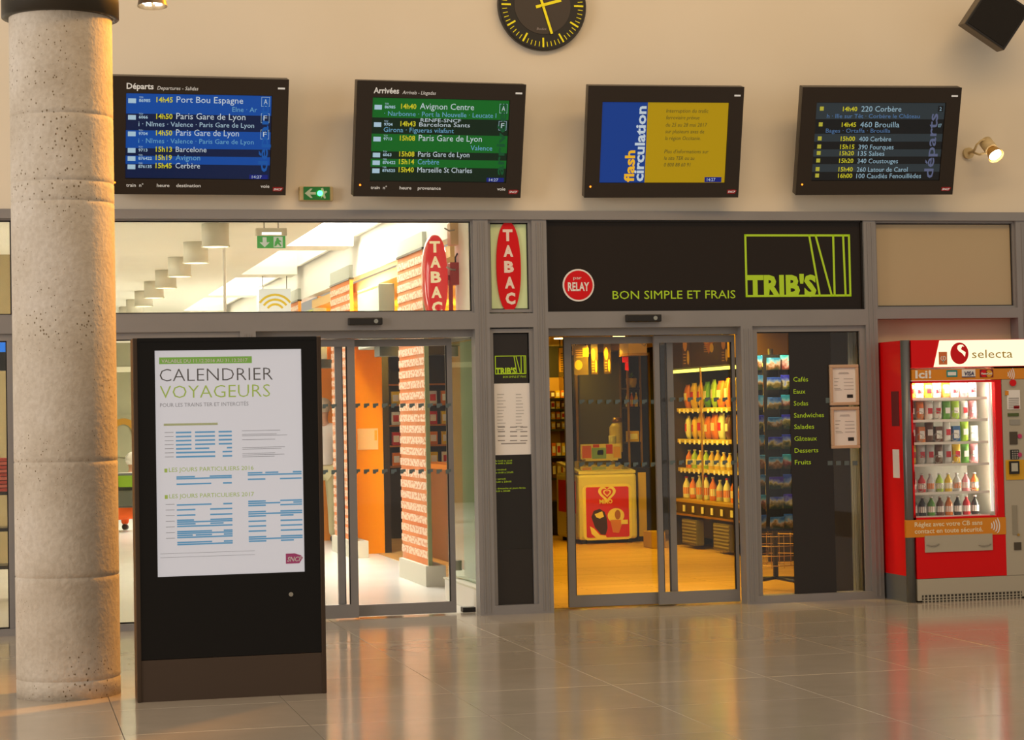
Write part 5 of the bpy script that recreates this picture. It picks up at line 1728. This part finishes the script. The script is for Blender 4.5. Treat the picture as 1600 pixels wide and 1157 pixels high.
for row in range(9):
    for s_ in range(3):
        xs = RX+(-.155, .0, .125)[s_]
        z = .52+.163*row
        hh = .12 if s_ != 1 else .10
        pcx = tag(box('postcard', xs-.06, xs+.06, RY-.135, RY-.125, z, z+hh, PHOTO), 'picture postcard in the %s column, %s row from the bottom of the rack' % (('left', 'middle', 'right')[s_], ORD[row]), 'postcard', 'picture postcards in the revolving rack')
        me = pcx.data
        c0 = Vector((xs, RY-.13, z))
        me.transform(Matrix.Translation(-c0))
        pcx.location = c0
        pcx.rotation_euler = (math.radians(10), 0, (.25, 0, -.25)[s_])
cu = thing('white_curtain', 'pale pleated curtain at the right end of the postcard window', 'curtain', (6.6, .2, 0))
CU0, CU1 = at(1329, 720, .2)[0], at(1350, 720, .2)[0]
v, f = [], []
for i in range(25):
    x = CU0+(CU1-CU0)*i/24
    y = .2+.01*math.sin(i*1.9)
    v += [(x, y, .006), (x, y, 2.2), (x, y+.006, .006), (x, y+.006, 2.2)]
for i in range(24):
    a = i*4
    f += [(a, a+4, a+5, a+1), (a+2, a+3, a+7, a+6), (a+1, a+5, a+7, a+3), (a, a+2, a+6, a+4)]
mesh('curtain_cloth', v, f, mat('curtain_grey_white', '#dcdcc8', .8), cu, True)
dsb = thing('interior_shade_sheet', 'added dark sheet for the shaded shop interior behind the postcard window', 'interior shade sheet', (6.5, .6, 0))  # dark sheet put in for the shade inside the shop
box('panel', 6.33, 6.66, .44, .48, .0, 2.3, mat('display_back_brown', '#3a2c14', .6), dsb)
box('panel_foot', 6.36, 6.66, .48, .56, 0, .05, BLACK, dsb)
bh = thing('brown_bulkhead', 'brown bulkhead panel above the postcard rack', 'bulkhead', (6.4, 1.5, 2.0))
box('panel', 6.03, 6.9, 1.5, 1.56, 1.95, 2.33, mat('bulkhead_ochre', '#6a4a14', .6), bh)

# ================================================================== PEOPLE
SKIN = mat('skin', '#c89878', .6)


def skin_mesh(name, nodes, edges, m, parent, root=0, sub=2):
    me = bpy.data.meshes.new(name)
    me.from_pydata([n[:3] for n in nodes], edges, [])
    o = bpy.data.objects.new(name, me)
    link(o, parent)
    me.materials.append(m)
    md = o.modifiers.new('skin', 'SKIN')
    md.use_smooth_shade = True
    for i, n in enumerate(nodes):
        sv = me.skin_vertices[0].data[i]
        r = n[3]
        sv.radius = (r, n[4] if len(n) > 4 else r)
        sv.use_root = (i == root)
    s = o.modifiers.new('sub', 'SUBSURF')
    s.levels = sub; s.render_levels = sub
    return o


def person(label, loc, rz, pose, shirt, trousers, shoes, hair, bare_arms=False):
    """pose: joint name -> (x,y,z); the figure faces local -y"""
    t = thing('person', label, 'person', loc, (0, 0, rz), world=False)
    J = pose
    nodes, edges, idx = [], [], {}

    def add(n, r, r2=None):
        idx[n] = len(nodes)
        nodes.append((*J[n], r) if r2 is None else (*J[n], r, r2))

    def chain(*ns):
        for a, b in zip(ns, ns[1:]):
            edges.append((idx[a], idx[b]))
    for n, r, r2 in (('pelvis', .13, .105), ('waist', .12, .095), ('chest', .145, .10), ('neck0', .065, .065), ('neck', .052, .052), ('head0', .068, .075), ('head1', .082, .098), ('head2', .06, .07)):
        add(n, r, r2)
    chain('pelvis', 'waist', 'chest', 'neck0', 'neck', 'head0', 'head1', 'head2')
    for s in 'LR':
        for n, r in (('sho', .055), ('elb', .041), ('wri', .027), ('palm', .034)):
            add(n+s, r)
        edges.append((idx['chest'], idx['sho'+s]))
        chain('sho'+s, 'elb'+s, 'wri'+s, 'palm'+s)
        w, p = Vector(J['wri'+s]), Vector(J['palm'+s])
        d = (p-w).normalized()
        side = d.cross(Vector((1, 0, 0))).normalized()
        for q, ln in enumerate((.065, .075, .07, .055)):
            b = p+side*(.024*(1.5-q)*.8)+d*.03
            for kx, (fr, rr_) in enumerate(((0, .009), (.55, .0085), (1, .007))):
                nm = 'f%s%d%d' % (s, q, kx)
                J[nm] = tuple(b+d*ln*fr+Vector((0, 0, 0)))
                add(nm, rr_)
            edges.append((idx['palm'+s], idx['f%s%d0' % (s, q)]))
            chain('f%s%d0' % (s, q), 'f%s%d1' % (s, q), 'f%s%d2' % (s, q))
        J['th0'+s] = tuple(w+d*.04+side*.035); J['th1'+s] = tuple(w+d*.075+side*.055)
        add('th0'+s, .011); add('th1'+s, .009)
        chain('palm'+s, 'th0'+s, 'th1'+s)
        for n, r in (('hip', .085), ('kne', .055), ('ank', .036), ('toe', .03)):
            add(n+s, r)
        edges.append((idx['pelvis'], idx['hip'+s]))
        chain('hip'+s, 'kne'+s, 'ank'+s, 'toe'+s)
    body = skin_mesh('body', nodes, edges, SKIN, t)

    def sub(name, spec, ed, m):
        nn = [(*J[n], r) if not isinstance(r, tuple) else (*J[n], *r) for n, r in spec]
        ii = {n: i for i, (n, r) in enumerate(spec)}
        return skin_mesh(name, nn, [(ii[a], ii[b]) for a, b in ed], m, t)
    sh = [('waist', (.15, .12)), ('chest', (.17, .125)), ('neck0', .075), ('shoL', .072), ('elbL', .056), ('shoR', .072), ('elbR', .056), ('pelvis', (.15, .125))]
    ed = [('waist', 'chest'), ('chest', 'neck0'), ('chest', 'shoL'), ('shoL', 'elbL'), ('chest', 'shoR'), ('shoR', 'elbR'), ('pelvis', 'waist')]
    if not bare_arms:
        sh += [('wriL', .04), ('wriR', .04)]
        ed += [('elbL', 'wriL'), ('elbR', 'wriR')]
    sub('shirt', sh, ed, shirt)
    sub('trousers', [('pelvis', (.153, .125)), ('hipL', .105), ('kneL', .075), ('ankL', .056), ('hipR', .105), ('kneR', .075), ('ankR', .056)],
        [('pelvis', 'hipL'), ('hipL', 'kneL'), ('kneL', 'ankL'), ('pelvis', 'hipR'), ('hipR', 'kneR'), ('kneR', 'ankR')], trousers)
    for s in 'LR':
        a, b = Vector(J['ank'+s]), Vector(J['toe'+s])
        h = a+(a-b)*.25
        skin_mesh('shoe', [(h.x, h.y, .045, .045), (a.x, a.y, .05, .048), (b.x, b.y, .035, .036)], [(0, 1), (1, 2)], shoes, t)
    h1, h2, h0 = Vector(J['head1']), Vector(J['head2']), Vector(J['head0'])
    up = (h2-h0).normalized()
    back = Vector((0, 1, 0))
    bm = bmesh.new()
    bmesh.ops.create_uvsphere(bm, u_segments=20, v_segments=14, radius=.108)
    bmesh.ops.delete(bm, geom=[v for v in bm.verts if v.co.z < -.01 and v.co.y < .035 or v.co.z < -.075], context='VERTS')
    bmesh.ops.translate(bm, verts=bm.verts, vec=h1+up*.02+back*.012)
    me = bpy.data.meshes.new('hair'); bm.to_mesh(me); bm.free()
    me.materials.append(hair)
    ho = link(bpy.data.objects.new('hair', me), t)
    sm = ho.modifiers.new('thick', 'SOLIDIFY'); sm.thickness = .012
    f0 = h1-back*.088
    for q in (-.032, .032):
        e_ = f0+Vector((q, .012, 0))
        bm = bmesh.new(); bmesh.ops.create_uvsphere(bm, u_segments=10, v_segments=8, radius=.011); bmesh.ops.translate(bm, verts=bm.verts, vec=e_)
        me = bpy.data.meshes.new('eye'); bm.to_mesh(me); bm.free(); me.materials.append(mat('eye_dark', '#2a2018', .3)); link(bpy.data.objects.new('eye', me), t)
        bm = bmesh.new(); bmesh.ops.create_uvsphere(bm, u_segments=10, v_segments=8, radius=.024)
        bmesh.ops.scale(bm, vec=(.4, .7, 1.2), verts=bm.verts); bmesh.ops.translate(bm, verts=bm.verts, vec=h1+Vector((q*2.65, .01, -.01)))
        me = bpy.data.meshes.new('ear'); bm.to_mesh(me); bm.free(); me.materials.append(SKIN); link(bpy.data.objects.new('ear', me), t)
    tube('nose', f0+Vector((0, .006, -.012)), f0+Vector((0, -.016, -.034)), .008, .014, SKIN, t, 8)
    box('mouth', f0.x-.022, f0.x+.022, f0.y+.006, f0.y+.016, f0.z-.062, f0.z-.054, mat('lip', '#a8605a', .5), t)
    return t


stand = {'pelvis': (0, 0, .93), 'waist': (0, .0, 1.08), 'chest': (0, 0, 1.30), 'neck0': (0, .01, 1.43), 'neck': (0, 0, 1.49), 'head0': (0, -.01, 1.55), 'head1': (0, -.015, 1.62), 'head2': (0, -.01, 1.69),
         'shoL': (-.19, .01, 1.38), 'elbL': (-.24, .04, 1.10), 'wriL': (-.23, -.06, .87), 'palmL': (-.23, -.09, .80), 'shoR': (.19, .01, 1.38), 'elbR': (.24, .05, 1.10), 'wriR': (.24, -.02, .86), 'palmR': (.24, -.04, .79),
         'hipL': (-.095, 0, .86), 'kneL': (-.10, -.10, .48), 'ankL': (-.10, -.10, .07), 'toeL': (-.10, -.24, .035), 'hipR': (.095, 0, .86), 'kneR': (.10, -.03, .47), 'ankR': (.10, .14, .09), 'toeR': (.10, .02, .035)}
person('man in white shirt and beige trousers walking down the passage', (3.76, 9.7, 0), math.pi*.95, stand, mat('shirt_white', '#e4dcd2', .8), mat('trousers_beige', '#cfc79a', .8), mat('shoe_dark', '#3a3228', .6), mat('hair_grey', '#b8a890', .9), True)
sit = {'pelvis': (0, .05, .32), 'waist': (0, .03, .46), 'chest': (0, -.04, .66), 'neck0': (0, -.08, .79), 'neck': (0, -.10, .84), 'head0': (0, -.12, .89), 'head1': (0, -.13, .96), 'head2': (0, -.12, 1.02),
       'shoL': (-.18, -.05, .74), 'elbL': (-.26, -.18, .52), 'wriL': (-.16, -.36, .46), 'palmL': (-.13, -.43, .45), 'shoR': (.18, -.05, .74), 'elbR': (.26, -.18, .52), 'wriR': (.16, -.36, .46), 'palmR': (.13, -.43, .45),
       'hipL': (-.1, .02, .29), 'kneL': (-.17, -.36, .40), 'ankL': (-.15, -.22, .07), 'toeL': (-.16, -.36, .035), 'hipR': (.1, .02, .29), 'kneR': (.17, -.36, .40), 'ankR': (.15, -.22, .07), 'toeR': (.16, -.36, .035)}
tz0 = at(205, 828, 13.8)
person('person in white top and orange trousers crouching beyond the poster stand', (1.72, 14.0, 0), math.pi*.9, sit, mat('top_white', '#eceae0', .8), mat('trousers_orange', '#f0641c', .7), mat('shoe_dark', '#3a3228'), mat('cap_white', '#f0efe6', .8))
bp_ = thing('backpack', 'black and neon yellow backpack worn by the crouching person', 'backpack', (1.67, 13.72, .45), (.2, 0, -.25), world=False)
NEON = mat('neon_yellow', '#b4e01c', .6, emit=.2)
DKB = mat('backpack_black', '#3a3a34', .7)
box('pack_body', -.17, .17, -.13, .06, -.1, .36, DKB, bp_, .05)
box('pack_pocket', -.13, .13, -.18, -.13, -.06, .16, mat('backpack_grey', '#55564a', .7), bp_, .025)
for q in (-.19, .15):
    box('neon_strap', q, q+.045, -.12, .05, -.12, .34, NEON, bp_, .015)
box('neon_flap', -.1, .12, -.145, -.12, .2, .36, NEON, bp_, .012)
hc = thing('yellow_wall_sign', 'yellow curved sign on the far wall left of the poster stand', 'sign', (1.95, 19.9, 1.2))
xs, zs_ = at(193, 672, 19.9)
pts = [(xs+.24*math.cos(math.radians(a)), zs_-.05+.24*math.sin(math.radians(a))) for a in range(-10, 171, 15)]+[(xs+.14*math.cos(math.radians(a)), zs_-.05+.14*math.sin(math.radians(a))) for a in range(170, -11, -15)]
prism('yellow_curve', pts, 19.93, 19.96, mat('sign_amber', '#f0a800', .5, emit=.2), hc)
box('sign_stem', xs-.24, xs-.14, 19.93, 19.96, zs_-.4, zs_-.05, mat('sign_amber', '#f0a800'), hc)
box('sign_back', xs-.28, xs+.3, 19.96, 19.97, zs_-.45, zs_+.25, OLIVE, hc)
